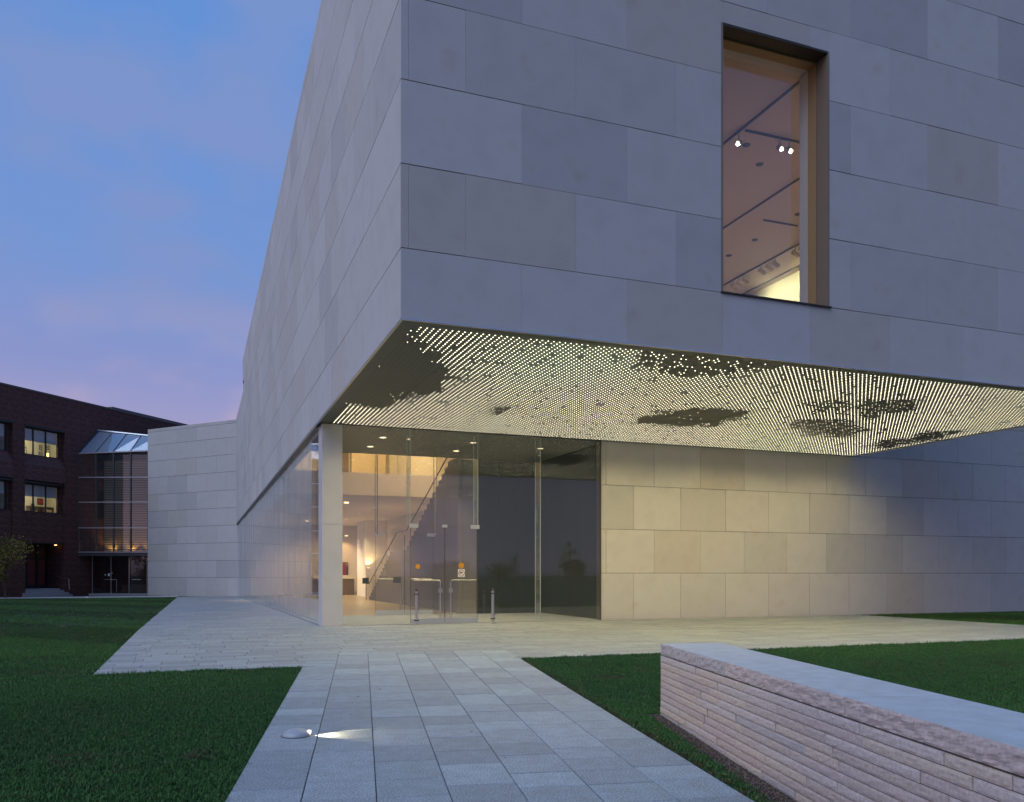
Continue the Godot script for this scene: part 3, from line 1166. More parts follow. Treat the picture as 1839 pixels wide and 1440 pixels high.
	var vs := [22.8, 22.49, 22.18, 21.38, 21.02, 20.72, 19.84, 19.55]
	for k in 8:
		heads.append([16.28, vs[k], Vector3(1.0, -0.42, 0.0), "%s grey track head from the left in the row along the lit gallery wall" % place[k], 2])
	var body := mb()
	tube(body, [Vector3(0, 0, 0.10), Vector3(0, 0, -0.12)], 0.062, 12)
	body.generate_normals()
	var body_mesh := body.commit()
	var lens := mb()
	tube(lens, [Vector3(0, 0, -0.121), Vector3(0, 0, -0.126)], 0.03, 12)
	lens.generate_normals()
	var lens_mesh := lens.commit()
	for hd in heads:
		var t := thing("track_lamp", hd[3], "track light", W(hd[0], hd[1], 10.715), Basis.IDENTITY, "track heads on the gallery ceiling")
		part(t, "stem", box(Vector3(-0.012, -0.16, -0.012), Vector3(0.012, 0.0, 0.012)), M.lamp_white)
		var b := Basis.looking_at(hd[2].normalized(), Vector3.UP)
		var o := put(t, "lamp_head", body_mesh, M.lamp_white)
		o.transform = Transform3D(b, Vector3(0, -0.20, 0))
		var l := put(o, "lens", lens_mesh, M.white_glow)
		if hd[4] == 2:
			spot("track_spot", W(hd[0], hd[1], 10.515) + b * Vector3(0, 0, -0.14), hd[2], 0.8, 52.0, Color(1.0, 0.97, 0.72), 0.04, 0.8)
		else:
			spot("track_spot", W(hd[0], hd[1], 10.515) + b * Vector3(0, 0, -0.14), Vector3(0.3, -1.0, -0.4), 2.5, 45.0, Color(1.0, 0.90, 0.86), 0.04, 0.8)
	for q in [[10.3, 18.5], [12.0, 22.5], [16.2, 16.2]]:
		lamp_disc(W(q[0], q[1], 10.6))
		var l := spot("track_spot", W(q[0], q[1], 10.6), Vector3(0.05, -1, 0), 8.5, 70.0, Color(1.0, 0.91, 0.89), 0.04, 0.8)


func leaf_door(u0: float, u1: float, v: float, hinge_left: bool, outer: bool) -> Node3D:
	var d := Node3D.new()
	d.name = numbered(museum, "door")
	museum.add_child(d)
	part(d, "door_pane", box(W(u0 + 0.006, v - 0.006, 0.035), W(u1 - 0.006, v + 0.006, 2.365)), M.glass)
	part(d, "bottom_rail", box(W(u0 + 0.004, v - 0.022, 0.012), W(u1 - 0.004, v + 0.022, 0.135)), M.aluminium)
	var hs := u0 if hinge_left else u1
	var sg := 1.0 if hinge_left else -1.0
	part(d, "hinge_patch", box(W(hs - sg * 0.03, v - 0.02, 2.33), W(hs + sg * 0.19, v + 0.02, 2.425)), M.aluminium)
	var ends := mb()
	for q in [[u0 + 0.003, 0.004], [u1 - 0.003, 0.004]]:
		bx(ends, W(q[0] - q[1], v - 0.0065, 0.036), W(q[0] + q[1], v + 0.0065, 2.364))
	part(d, "pane_edge", ends, M.dark_steel)
	var bar := mb()
	var inner := u1 - 0.13 if hinge_left else u0 + 0.13
	var outer_u := u0 + 0.07 if hinge_left else u1 - 0.07
	var f := v - 0.07
	tube(bar, [W(outer_u, f, 1.062), W(inner - sg * 0.05, f, 1.062), W(inner - sg * 0.015, f, 1.05), W(inner, f, 1.01), W(inner, f, 0.13)], 0.017 if outer else 0.013, 8)
	bx(bar, W(outer_u - 0.012, f - 0.002, 1.05), W(outer_u + 0.012, v, 1.074))
	bx(bar, W(inner - 0.012, f - 0.002, 0.20), W(inner + 0.012, v, 0.225))
	part(d, "pull_bar", bar, M.steel)
	if outer:
		part(d, "lock", box(W(inner - 0.035, f - 0.03, 0.76), W(inner + 0.045, f + 0.04, 0.86)), M.steel)
	return d


func caution_disc(parent: Node, c: Vector3, r: float) -> void:
	var o := mb()
	flat_poly(o, circle2(Vector2.ZERO, r), c, Vector3.RIGHT, Vector3.UP, 0.003)
	var k := mb()
	bx(k, c + Vector3(-r * 1.06, -r * 0.22, 0.001), c + Vector3(r * 1.06, r * 0.26, 0.0045))
	var words := [["AUTOMATIC", 0.40, 0.30, k], ["DOOR", -0.52, 0.30, k], ["CAUTION", -0.14, 0.36, null]]
	var orange := mb()
	for w in words:
		var tm := TextMesh.new()
		tm.text = w[0]
		tm.font = SystemFont.new()
		tm.font.font_names = PackedStringArray(["Droid Sans"])
		tm.font_size = 24
		tm.pixel_size = r * w[2] / 24.0
		tm.depth = 0.001
		var to: SurfaceTool = orange if w[3] == null else k
		to.append_from(tm, 0, Transform3D(Basis.IDENTITY, c + Vector3(0, w[1] * r + r * 0.13, 0.0056 if w[3] == null else 0.0038)))
	multi(parent, "caution_sticker", [[o, M.sign_orange], [k, M.black], [orange, M.sign_orange]])


func no_guns_sign(parent: Node, c: Vector3, s: float) -> void:
	var p := mb()
	bx(p, c + Vector3(-s * 0.47, -s * 0.5, 0), c + Vector3(s * 0.47, s * 0.5, 0.003))
	var g := mb()
	var pist := PackedVector2Array([Vector2(-0.24, 0.13), Vector2(-0.20, 0.17), Vector2(0.24, 0.17), Vector2(0.24, 0.07), Vector2(0.02, 0.05), Vector2(-0.01, -0.02), Vector2(-0.10, -0.02), Vector2(-0.15, -0.20), Vector2(-0.27, -0.17), Vector2(-0.20, 0.03)])
	for i in pist.size():
		pist[i] = pist[i] * s
	flat_poly(g, pist, c + Vector3(0, 0, 0.003), Vector3.RIGHT, Vector3.UP, 0.001)
	var red := mb()
	var n := 32
	for i in n:
		var a := TAU * i / n
		var b := TAU * (i + 1) / n
		var z := c + Vector3(0, 0, 0.0055)
		quad(red, z + Vector3(cos(a), sin(a), 0) * s * 0.36, z + Vector3(cos(b), sin(b), 0) * s * 0.36, z + Vector3(cos(b), sin(b), 0) * s * 0.43, z + Vector3(cos(a), sin(a), 0) * s * 0.43)
	var dd := Vector3(-1, 1, 0).normalized()
	var nn := Vector3(1, 1, 0).normalized()
	var z2 := c + Vector3(0, 0, 0.0052)
	quad(red, z2 + dd * s * 0.38 - nn * s * 0.035, z2 + dd * s * 0.38 + nn * s * 0.035, z2 - dd * s * 0.38 + nn * s * 0.035, z2 - dd * s * 0.38 - nn * s * 0.035)
	var o := multi(parent, "no_guns_sign", [[p, M.sign_white], [g, M.black], [red, M.sign_red]])
	tag(o, "white square sign with a pistol in a red barred circle")


func build_entrance() -> void:
	# outer line of glass
	for e in [[3.205, 4.835, 0.012, 4.70], [4.84, 5.695, 2.385, 4.70], [5.705, 6.552, 2.385, 4.70], [6.565, 8.235, 0.012, 4.70], [8.25, 9.935, 0.012, 4.70]]:
		var gp := box(W(e[0], WV, e[2]), W(e[1], WV + 0.014, e[3]))
		part(museum, "glass_pane", gp, M.entrance_glass)
	var jam := mb()
	bx(jam, W(9.94, WV - 0.01, 0.0), W(9.956, WV + 0.24, 4.71))
	part(museum, "jamb", jam, M.bronze_dark)
	part(museum, "threshold", box(W(3.21, WV - 0.04, -0.02), W(9.95, WV + 0.06, 0.008)), M.aluminium)
	part(museum, "head_channel", box(W(3.20, WV - 0.015, 4.702), W(9.95, WV + 0.03, 4.718)), M.dark_steel)
	# fins behind the joints
	for e in [[4.838, 2.40], [6.558, 2.40], [8.242, 0.02]]:
		part(museum, "glass_fin", box(W(e[0] - 0.009, WV + 0.028, e[1]), W(e[0] + 0.009, WV + 0.36, 4.70)), M.glass)
		for q in [[WV + 0.361, WV + 0.367], [WV + 0.0255, WV + 0.0275]]:
			part(museum, "fin_edge", box(W(e[0] - 0.009, q[0], e[1]), W(e[0] + 0.009, q[1], 4.70)), M.fin_edge)
	var d1 := leaf_door(4.842, 5.698, WV + 0.006, true, true)
	var d2 := leaf_door(5.702, 6.556, WV + 0.006, false, true)
	var dp := mb()
	bx(dp, W(5.64, WV - 0.012, 2.35), W(5.76, WV + 0.024, 2.42))
	part(museum, "door_patch", dp, M.aluminium)
	caution_disc(d1, W(5.02, WV - 0.004, 1.395), 0.058)
	caution_disc(d2, W(6.12, WV - 0.004, 1.42), 0.072)
	no_guns_sign(d2, W(6.12, WV - 0.004, 1.235), 0.185)
	# inner line of glass
	for e in [[2.95, 4.89, 0.012, 4.70], [4.90, 6.66, 2.39, 4.70], [6.67, 8.03, 0.012, 4.70]]:
		part(museum, "glass_pane", box(W(e[0], 24.30, e[2]), W(e[1], 24.312, e[3])), M.glass)
	leaf_door(4.905, 5.775, 24.306, true, false)
	leaf_door(5.78, 6.655, 24.306, false, false)
	for e in [4.895, 6.665]:
		part(museum, "glass_fin", box(W(e - 0.009, 23.95, 2.36), W(e + 0.009, 24.295, 4.70)), M.glass)
		part(museum, "fin_edge", box(W(e - 0.009, 23.942, 2.36), W(e + 0.009, 23.948, 4.70)), M.dark_steel)
		part(museum, "fin_edge", box(W(e - 0.009, 24.296, 2.36), W(e + 0.009, 24.2985, 4.70)), M.dark_steel)
	var g := mb()
	bx(g, W(4.52, 24.22, 0.93), W(4.70, 24.29, 1.10))
	part(museum, "wall_box", g, M.black)
	g = mb()
	bx(g, W(5.42, 24.20, 0.95), W(5.64, 24.29, 1.13))
	part(museum, "wall_box", g, M.dark_steel)
	# dark polished side of the vestibule
	for e in [[8.04, 8.72], [8.725, 9.40], [9.405, 10.08]]:
		piece(museum, "dark_panel", W(e[0], 24.20, 0.0), W(e[1] - 0.003, 24.25, 4.70), M.dark_panel)
	for e in [[20.0, 21.4], [21.403, 22.8], [22.803, 24.19]]:
		piece(museum, "dark_panel", W(10.085, e[0], 0.0), W(10.14, e[1] - 0.003, 4.70), M.dark_panel)
	var bk := mb()
	bx(bk, W(8.04, 24.26, -0.05), W(10.3, 24.40, 4.72))
	part(museum, "side_wall", box(W(7.58, 24.335, 0.0), W(8.035, 24.40, 4.70)), M.stair_stone)
	bx(bk, W(10.15, 20.06, -0.05), W(10.3, 24.25, 4.72))
	part(museum, "partition", bk, M.joint)
	part(museum, "entrance_floor", box(W(2.95, WV + 0.08, -0.2), W(10.1, 24.4, 0.004)), M.paver_0)


func downlight(at: Vector3, energy: float, label: String, c := Color(1.0, 0.87, 0.64), angle := 62.0) -> void:
	var t := thing("downlight", label, "downlight", at, Basis.IDENTITY, "round downlights recessed in the lobby ceilings")
	var s := mb()
	lathe(s, Vector3.ZERO, [[0.078, -0.002], [0.105, -0.012], [0.11, 0.0]], 16)
	part(t, "trim", s, M.aluminium)
	s = mb()
	lathe(s, Vector3.ZERO, [[0.0, -0.006], [0.076, -0.004]], 16)
	part(t, "lens", s, M.downlight_glow)
	spot("downlight_beam", at + Vector3(0, -0.03, 0), Vector3(0.02, -1, 0), energy, angle, c, 0.05, 0.7)


func build_inside() -> void:
	part(museum, "lobby_floor", box(W(2.95, 24.41, -0.2), W(12.0, 61.0, 0.002)), M.oak_floor)
	# slab between the storeys, ceiling of the deep lobby
	var st := mb()
	bx(st, W(2.95, 30.2, 4.07), W(9.6, 52.0, 4.78))
	part(museum, "lobby_ceiling", st, M.plaster)
	part(museum, "gallery_edge", box(W(2.95, 30.12, 4.05), W(9.6, 30.19, 4.85)), M.plaster)
	# upper storey seen over the slab
	st = mb()
	bx(st, W(2.95, 42.0, 4.79), W(9.6, 42.2, 10.0))
	part(museum, "upper_wall", st, M.plaster_warm)
	st = mb()
	bx(st, W(7.2, 41.5, 4.80), W(8.9, 41.98, 8.5))
	part(museum, "upper_wall", st, M.wood_orange)
	part(museum, "upper_wall", box(W(6.05, 41.6, 4.80), W(6.45, 41.9, 8.5)), M.wood_dark)
	part(museum, "upper_wall", box(W(6.80, 41.6, 4.80), W(7.05, 41.9, 8.5)), M.wood_dark)
	# side walls and lid of the hall
	st = mb()
	bx(st, W(9.61, 24.41, -0.2), W(9.85, 61.0, 11.7))
	bx(st, W(2.95, 24.41, 4.90), W(9.6, 24.5, 10.0))
	bx(st, W(2.93, 24.41, 4.75), W(3.05, 52.0, 10.0))
	part(museum, "hall_wall", st, M.plaster)
	part(museum, "hall_ceiling", box(W(2.93, 24.41, 10.0), W(9.85, 52.2, 10.2)), M.plaster_white)
	# far end of the lobby: niche with a picture, white wall beside it
	st = mb()
	bx(st, W(2.95, 50.2, 0.0), W(9.6, 50.4, 4.06))
	part(museum, "lobby_wall", st, M.plaster)
	st = mb()
	bx(st, W(8.46, 44.6, 0.0), W(9.60, 47.0, 4.06))
	part(museum, "lobby_wall", st, M.plaster_white)
	st = mb()
	bx(st, W(2.95, 60.9, -0.3), W(9.6, 61.0, 11.7))
	part(museum, "hall_wall", st, M.plaster)

	# stair along the right of the hall, rising towards the street
	var t := thing("staircase", "pale stone staircase with a solid side and a steel rail, seen through the entrance glass", "staircase", W(7.45, 38.95, 0.0))
	var steps := []
	var v := 0.0
	var prof := [[0.0, 0.0]]
	for k in 13:
		prof.append([k * 0.375, (k + 1) * 0.164])
		prof.append([(k + 1) * 0.375, (k + 1) * 0.164])
	var vl := 38.95 - 31.5
	prof[-1] = [vl, 13 * 0.164]
	for k in 16:
		prof.append([vl + k * 0.375, 13 * 0.164 + (k + 1) * 0.168])
		prof.append([vl + (k + 1) * 0.375, 13 * 0.164 + (k + 1) * 0.168])
	prof.append([vl + 16 * 0.375 + 0.9, 13 * 0.164 + 16 * 0.168])
	prof.append([vl + 16 * 0.375 + 0.9, 0.0])
	var poly := PackedVector2Array()
	for p in prof:
		poly.append(Vector2(p[0], p[1]))
	st = mb()
	flat_poly(st, poly, Vector3(0.12, 0, 0), Vector3(0, 0, 1), Vector3(0, 1, 0), -0.12)
	bx(st, Vector3(0.0, 0.0, 14.35), Vector3(0.12, 4.70, 14.62))
	part(t, "side_wall", st, M.stair_stone)
	for k in 13:
		part(t, "step", box(Vector3(0.125, k * 0.164, k * 0.375), Vector3(2.1, (k + 1) * 0.164, (k + 1) * 0.375 + 0.02 if k < 12 else vl)), M.plaster)
	for k in 16:
		part(t, "step", box(Vector3(0.125, 2.132 + k * 0.168, vl + k * 0.375), Vector3(2.1, 2.132 + (k + 1) * 0.168, vl + (k + 1) * 0.375 + 0.02)), M.plaster)
	st = mb()
	tube(st, [Vector3(-0.05, 0.0, 0.15), Vector3(-0.05, 0.95, 0.15)], 0.02, 6)
	tube(st, [Vector3(-0.05, 0.75, 0.3), Vector3(-0.05, 0.78, 0.9), Vector3(-0.05, 2.83, 6.5), Vector3(-0.05, 2.86, 8.2), Vector3(-0.05, 4.05, 11.4), Vector3(-0.05, 4.9, 13.6)], 0.022, 6)
	for z in [2.0, 3.5, 5.0, 7.4, 9.0, 10.5, 12.0]:
		var yy: float = 0.78 + (z - 0.9) * 0.366 if z < 6.5 else (2.85 if z < 8.2 else 2.86 + (z - 8.2) * 0.375)
		tube(st, [Vector3(-0.05, yy - 0.02, z), Vector3(0.01, yy - 0.10, z)], 0.01, 5)
	part(t, "handrail", st, M.dark_steel)

	# reception desk at the far end
	var d := thing("reception_desk", "dark reception desk with a wooden top at the far end of the lobby", "desk", W(6.2, 48.4, 0.0))
	part(d, "front", box(Vector3(0.05, 0.0, -0.7), Vector3(2.35, 0.93, 0.0)), M.wood_dark)
	part(d, "top", box(Vector3(0.0, 0.932, -0.75), Vector3(2.40, 1.13, 0.03)), M.plaster_warm)
	# picture over it
	var im := Image.create(64, 128, false, Image.FORMAT_RGB8)
	for y in 128:
		for x in 64:
			var mx := absf(x - 31.5)
			var a := noise.get_noise_2d(mx * 9.0, y * 7.0)
			var c := Color(0.03, 0.03, 0.06)
			if a > 0.07 and mx < 20:
				c = Color(0.75, 0.08, 0.09)
			if a < -0.22:
				c = Color(0.25, 0.10, 0.28)
			if y < 34 and a > 0.1 and mx > 10:
				c = Color(0.85, 0.65, 0.15)
			im.set_pixel(x, y, c)
	var pm := mat("picture", Color(1, 1, 1), 0.6)
	pm.albedo_texture = ImageTexture.create_from_image(im)
	pm.uv1_scale = Vector3(3, 2, 1)
	var pic := thing("painting", "upright red and black abstract picture lit from above behind the reception desk", "painting", W(8.26, 50.1, 1.13))
	var bmesh := BoxMesh.new()
	bmesh.size = Vector3(0.40, 0.76, 0.04)
	var canvas := put(pic, "canvas", bmesh, pm)
	canvas.position = Vector3(0, 0.38, 0)
	part(pic, "frame", box(Vector3(-0.21, -0.01, -0.03), Vector3(0.21, 0.77, -0.021)), M.black)
	lamp_disc(W(8.26, 49.4, 3.4))
	spot("picture_spot", W(8.26, 49.4, 3.4), Vector3(0.0, -1.5, -0.60), 1.2, 50.0, Color(1.0, 0.8, 0.5), 0.04)
	# tall white lamp box on the floor before the white wall
	var fl := thing("floor_lamp", "white box lamp glowing against the white lobby wall", "lamp", W(8.60, 44.35, 0.0))
	part(fl, "shade", box(Vector3(-0.16, 0.0, -0.10), Vector3(0.14, 1.52, 0.10)), M.plaster_white)
	part(fl, "bulb", box(Vector3(-0.08, 1.524, -0.05), Vector3(0.06, 1.54, 0.05)), M.warm_glow)
	spot("floor_lamp_glow", W(8.60, 44.38, 1.60), Vector3(0.0, 1.0, -0.15), 0.8, 60.0, Color(1.0, 0.82, 0.52), 0.03)

	var k := 0
	var which := ["nearest of the three lit downlights in the lobby ceiling", "middle one of the three lit downlights in the lobby ceiling", "farthest of the three lit downlights in the lobby ceiling"]
	for q in [[7.2, 35.85], [7.25, 39.74], [7.3, 43.74]]:
		downlight(W(q[0], q[1], 4.069), 9.0, which[k])
		k += 1
	k = 0
	which = ["left downlight of the row over the inner doors", "right downlight of the row over the inner doors", "downlight over the entrance, near the glass fin", "downlight over the entrance, left half near the pier", "downlight before the dark panels"]
	for q in [[4.49, 22.92], [6.93, 22.87], [6.93, 21.28], [4.49, 21.28], [9.0, 21.6]]:
		downlight(W(q[0], q[1], HS - 0.001), 4.0 if k < 4 else 2.0, which[k], Color(1.0, 0.92, 0.73), 58.0)
		k += 1
	# lamps of the hall that the slab and the ceilings hide
	lamp_disc(W(8.7, 28.5, 9.8))
	spot("hall_spot", W(8.7, 28.5, 9.8), Vector3(0.12, -1, 0.0), 34.0, 60.0, Color(1.0, 0.87, 0.68))
	lamp_disc(W(5.5, 36.0, 9.8))
	spot("hall_spot", W(5.5, 36.0, 9.8), Vector3(0.1, -0.9, -0.5), 34.0, 70.0, Color(1.0, 0.88, 0.64))
	lamp_disc(W(5.6, 46.0, 4.0))
	spot("hall_spot", W(5.6, 46.0, 4.0), Vector3(0.15, -1, -0.35), 22.0, 65.0, Color(1.0, 0.87, 0.68))
	lamp_disc(W(5.6, 33.5, 4.0))
	spot("hall_spot", W(5.6, 33.5, 4.0), Vector3(0.2, -1, 0), 8.0, 65.0, Color(1.0, 0.87, 0.68))
	lamp_disc(W(6.5, 55.5, 4.6))
	spot("hall_spot", W(6.5, 55.5, 4.6), Vector3(0.2, -1, 0), 2.5, 65.0, Color(1.0, 0.87, 0.68))


func lamp_disc(at: Vector3) -> void:
	var s := mb()
	lathe(s, at, [[0.0, 0.03], [0.09, 0.03], [0.10, 0.05]], 12)
	part(museum, "ceiling_lamp", s, M.downlight_glow)


func build_side_glass() -> void:
	var sg := Node3D.new()
	sg.name = "side_glazing"
	museum.add_child(sg)
	tag(sg, "long glass wall under the left side of the museum")
	# dark reveal over the glass, stone sill below
	part(sg, "head_recess", box(W(CU + 0.042, WV + 0.53, HS - 0.012), W(3.04, 61.4, HS + 0.028)), M.dark_steel)
	var st := mb()
	hexa(st, [W(2.715, WV + 0.53, -0.3), W(2.77, WV + 0.53, -0.3), W(2.77, 61.5, -0.6), W(2.715, 61.5, -0.6), W(2.715, WV + 0.53, 0.02), W(2.77, WV + 0.53, 0.02), W(2.77, 61.5, -0.33), W(2.715, 61.5, -0.33)])
	part(sg, "sill", st, M.granite_4)
	var v := WV + 0.54
	while v < 61.4:
		var v1 := minf(v + 1.72, 61.45)
		var s := mb()
		var b0 := ground(2.7, v) + 0.03
		var b1 := ground(2.7, v1) + 0.03
		var tilt := rng.randf_range(-0.0035, 0.0035)
		var p := [W(2.735, v + 0.005, b0), W(2.747, v + 0.005, b0), W(2.747 + tilt, v1 - 0.005, b1), W(2.735 + tilt, v1 - 0.005, b1)]
		var q := []
		for e in p:
			q.append(Vector3(e.x, HS - 0.02, e.z))
		hexa(s, p + q)
		part(sg, "glass_pane", s, M.side_glass)
		part(sg, "joint_strip", box(W(2.727, v1 - 0.006, b1), W(2.7335, v1 + 0.006, HS - 0.02)), M.aluminium)
		v = v1
	# slot at the end, beside the far wing
	part(museum, "slot_window", box(W(CU + 0.03, 61.1, 5.75), W(CU + 0.06, 61.6, 9.5)), M.black)


# ------------------------------------------------------------------ far wing, glass link, brick building
func build_wing() -> void:
	var r_end := Vector2(2.625, 61.6)
	var l_end := Vector2(-3.376, 68.295)
	var d := (r_end - l_end).normalized()
	var b := Basis(Vector3(d.x, 0, -d.y), Vector3.UP, Vector3(d.y, 0, d.x))
	var len := (r_end - l_end).length()
	var base := -0.32
	var t := thing("stone_wing", "lower limestone wing standing at an angle between the glass link and the museum", "building", W(l_end.x, l_end.y, base), b)
	var w := part(t, "wall", box(Vector3(0.04, -0.3, -0.40), Vector3(len + 0.35, 12.32, -0.042)), M.joint)
	var hs := [-0.1, 1.26, 2.475, 3.72, 4.95, 6.18, 7.42, 8.71, 9.92, 11.12, 12.10, 12.34]
	for i in 11:
		for e in stone_row(w, 0.0, len + 0.30, 2.14 if i % 2 == 0 else 1.12, 1.99):
			piece(w, "stone_slab", Vector3(e[0] + 0.004, hs[i] + 0.009, -0.041), Vector3(e[1] - 0.004, hs[i + 1] - 0.009, rng.randf_range(-0.001, 0.001)), stone())
	part(t, "left_return", box(Vector3(0.0, -0.3, -8.0), Vector3(0.038, 12.32, -0.042)), M.limestone_1)
	part(t, "roof", box(Vector3(0.05, 12.1, -8.0), Vector3(len + 3.0, 12.3, -0.41)), M.concrete)


func framed_window(parent: Node, x0: float, x1: float, y0: float, y1: float, z: float, splits: Array, pane_m: Material) -> Node3D:
	var w := Node3D.new()
	w.name = numbered(parent, "window")
	parent.add_child(w)
	var st := mb()
	for e in [[x0, x0 + 0.07], [x1 - 0.07, x1]]:
		bx(st, Vector3(e[0], y0, z - 0.08), Vector3(e[1], y1, z))
	for e in splits:
		bx(st, Vector3(e - 0.04, y0 + 0.07, z - 0.08), Vector3(e + 0.04, y1 - 0.07, z - 0.002))
	bx(st, Vector3(x0 + 0.07, y0, z - 0.08), Vector3(x1 - 0.07, y0 + 0.07, z - 0.001))
	bx(st, Vector3(x0 + 0.07, y1 - 0.07, z - 0.08), Vector3(x1 - 0.07, y1, z - 0.001))
	part(w, "frame", st, M.black)
	var xs := [x0 + 0.07] + splits + [x1 - 0.07]
	for i in xs.size() - 1:
		part(w, "pane", box(Vector3(xs[i] + 0.03, y0 + 0.07, z - 0.045), Vector3(xs[i + 1] - 0.03, y1 - 0.07, z - 0.038)), pane_m)
	return w


func room(parent: Node, x0: float, x1: float, y0: float, y1: float, z0: float, z1: float, m: Material) -> void:   # z0 in front, z1 behind
	var st := mb()
	bx(st, Vector3(x0 - 0.1, y0 - 0.1, z1 - 0.1), Vector3(x1 + 0.1, y1 + 0.1, z1))
	bx(st, Vector3(x0 - 0.1, y0 - 0.1, z1 + 0.001), Vector3(x0, y1 + 0.1, z0))
	bx(st, Vector3(x1, y0 - 0.1, z1 + 0.001), Vector3(x1 + 0.1, y1 + 0.1, z0))
	bx(st, Vector3(x0 + 0.001, y0 - 0.1, z1 + 0.001), Vector3(x1 - 0.001, y0, z0))
	bx(st, Vector3(x0 + 0.001, y1, z1 + 0.001), Vector3(x1 - 0.001, y1 + 0.1, z0))
	part(parent, "room", st, m)


func build_brick() -> void:
	var d := Vector2(0.6535, 0.757).normalized()
	var b := Basis(Vector3(d.x, 0, -d.y), Vector3.UP, Vector3(d.y, 0, d.x))
	var org := W(-12.489, 65.643, -0.3)
	var t := thing("brick_building", "dark red brick building of three storeys with lit office windows at the left edge", "building", org, b)
	var y := 0.3   # heights above the plaza -> above the root
	var bays := [[-2.35, 0.98], [1.92, 5.22]]
	var holes := []
	for e in bays:
		holes.append([e[0], e[1], 3.45 + y, 11.75 + y])
	holes.append([1.96, 5.20, 0.0 + y - 0.3, 3.38 + y])
	var st := mb()
	holed_wall(st, -14.0, 30.0, -0.5, 14.45 + y - 0.3, -0.45, 0.0, holes)
	var wall := part(t, "wall", st, M.brick)
	part(t, "coping", box(Vector3(-14.0, 14.45, -0.5), Vector3(30.0, 14.56, 0.03)), M.dark_steel)
	part(t, "roof_curb", box(Vector3(9.95, 14.56, -2.0), Vector3(18.5, 14.78, -0.3)), M.dark_steel)
	part(t, "roof", box(Vector3(-14.0, 14.0, -14.0), Vector3(30.0, 14.2, -0.46)), M.dark_steel)
	part(t, "back_wall", box(Vector3(-14.0, -0.5, -14.2), Vector3(30.0, 14.0, -14.0)), M.brick)
	part(t, "end_wall", box(Vector3(-14.2, -0.5, -14.0), Vector3(-14.0, 14.0, -0.46)), M.brick)
	var levels := [[9.67, 11.60], [5.62, 7.62]]
	for bi in 2:
		var x0: float = bays[bi][0]
		var x1: float = bays[bi][1]
		# recessed spandrels with sloping brick sills, steel lintels over the windows
		st = mb()
		var hl := []
		for l in levels:
			hl.append([x0 + 0.03, x1 - 0.22, l[0] + y, l[1] + y])
		holed_wall(st, x0, x1, 3.46 + y, 11.74 + y, -0.62, -0.32, hl)
		part(t, "spandrel", st, M.brick)
		st = mb()
		var s0 := 8.95 + y
		hexa(st, [Vector3(x0, s0, 0.002), Vector3(x1, s0, 0.002), Vector3(x1, s0, -0.318), Vector3(x0, s0, -0.318), Vector3(x0, s0 + 0.02, 0.002), Vector3(x1, s0 + 0.02, 0.002), Vector3(x1, 9.66 + y, -0.318), Vector3(x0, 9.66 + y, -0.318)])
		bx(st, Vector3(x0, 7.86 + y, -0.318), Vector3(x1, s0, 0.002))
		part(t, "sloped_sill", st, M.brick_sill)
		st = mb()
		bx(st, Vector3(x0, 3.46 + y, -0.318), Vector3(x1, 5.60 + y, -0.10))
		part(t, "spandrel", st, M.brick)
		for l in levels:
			part(t, "lintel", box(Vector3(x0 - 0.05, l[1] + y + 0.02, -0.31), Vector3(x1 + 0.02, l[1] + y + 0.15, 0.03)), M.black)
		for li in 2:
			var l: Array = levels[li]
			var a := x0 + 0.03
			var c := x1 - 0.22
			framed_window(t, a, c, l[0] + y, l[1] + y, -0.36, [a + (c - a) * 0.31, a + (c - a) * 0.65], M.glass)
			room(t, a - 0.25, c + (0.7 if bi == 0 else 2.4), l[0] + y - 0.75, l[1] + y + 0.25, -0.63, -3.9, M.cream if bi == 1 else M.blind)
			part(t, "blind", box(Vector3(a + 0.08, l[0] + y + (1.02 if li == 0 else 1.12), -0.50), Vector3(c - 0.08, l[1] + y - 0.05, -0.485)), M.blind)
			if bi == 1:
				omni("office_lamp", b * Vector3(a + 2.2, l[1] + y + 0.05, -2.1) + org, 2.2, Color(1.0, 0.94, 0.74), 0.04)
				part(t, "ceiling_lamp", box(Vector3(a + 1.9, l[1] + y + 0.16, -2.4), Vector3(a + 2.5, l[1] + y + 0.22, -1.8)), M.downlight_glow)
	# things in the lit offices
	var pics := [[6.36, 6.60, 10.72, 11.10, "small framed print in the upper lit office, top left of a group of four"], [6.84, 7.22, 10.84, 11.16, "small framed print in the upper lit office, top right of a group of four"],
		[6.32, 6.62, 10.22, 10.58, "small framed print in the upper lit office, bottom left of a group of four"], [6.84, 7.22, 10.28, 10.69, "small framed print in the upper lit office, bottom right of a group of four"],
		[4.63, 5.24, 10.2, 10.79, "pale framed print in the upper lit office, at its left"], [6.19, 6.70, 6.52, 7.0, "red picture on the back wall of the lower lit office"], [5.66, 5.92, 6.38, 6.55, "small dark framed picture in the lower lit office"]]
	for i in pics.size():
		var p: Array = pics[i]
		var o := thing("framed_picture", p[4], "picture", org + b * Vector3(p[0], p[2] + y, -3.88), b, "framed pictures in the lit offices")
		var w: float = p[1] - p[0]
		var h: float = p[3] - p[2]
		part(o, "frame", box(Vector3(0, 0, 0), Vector3(w, h, 0.03)), M.black)
		part(o, "print", box(Vector3(0.06, 0.06, 0.031), Vector3(w - 0.06, h - 0.06, 0.036)), M.red_paint if i == 5 else M.paper)
		if i < 4:
			part(o, "motif", box(Vector3(w * 0.33, h * 0.3, 0.0365), Vector3(w * 0.67, h * 0.7, 0.039)), M.dark_steel)
	var sh := thing("bookcase", "low dark bookcase with books in the lower lit office", "bookcase", org + b * Vector3(5.2, 5.0 + y, -3.6), b)
	part(sh, "case", box(Vector3(0, -0.1, -0.25), Vector3(2.1, 1.35, -0.2)), M.wood_dark)
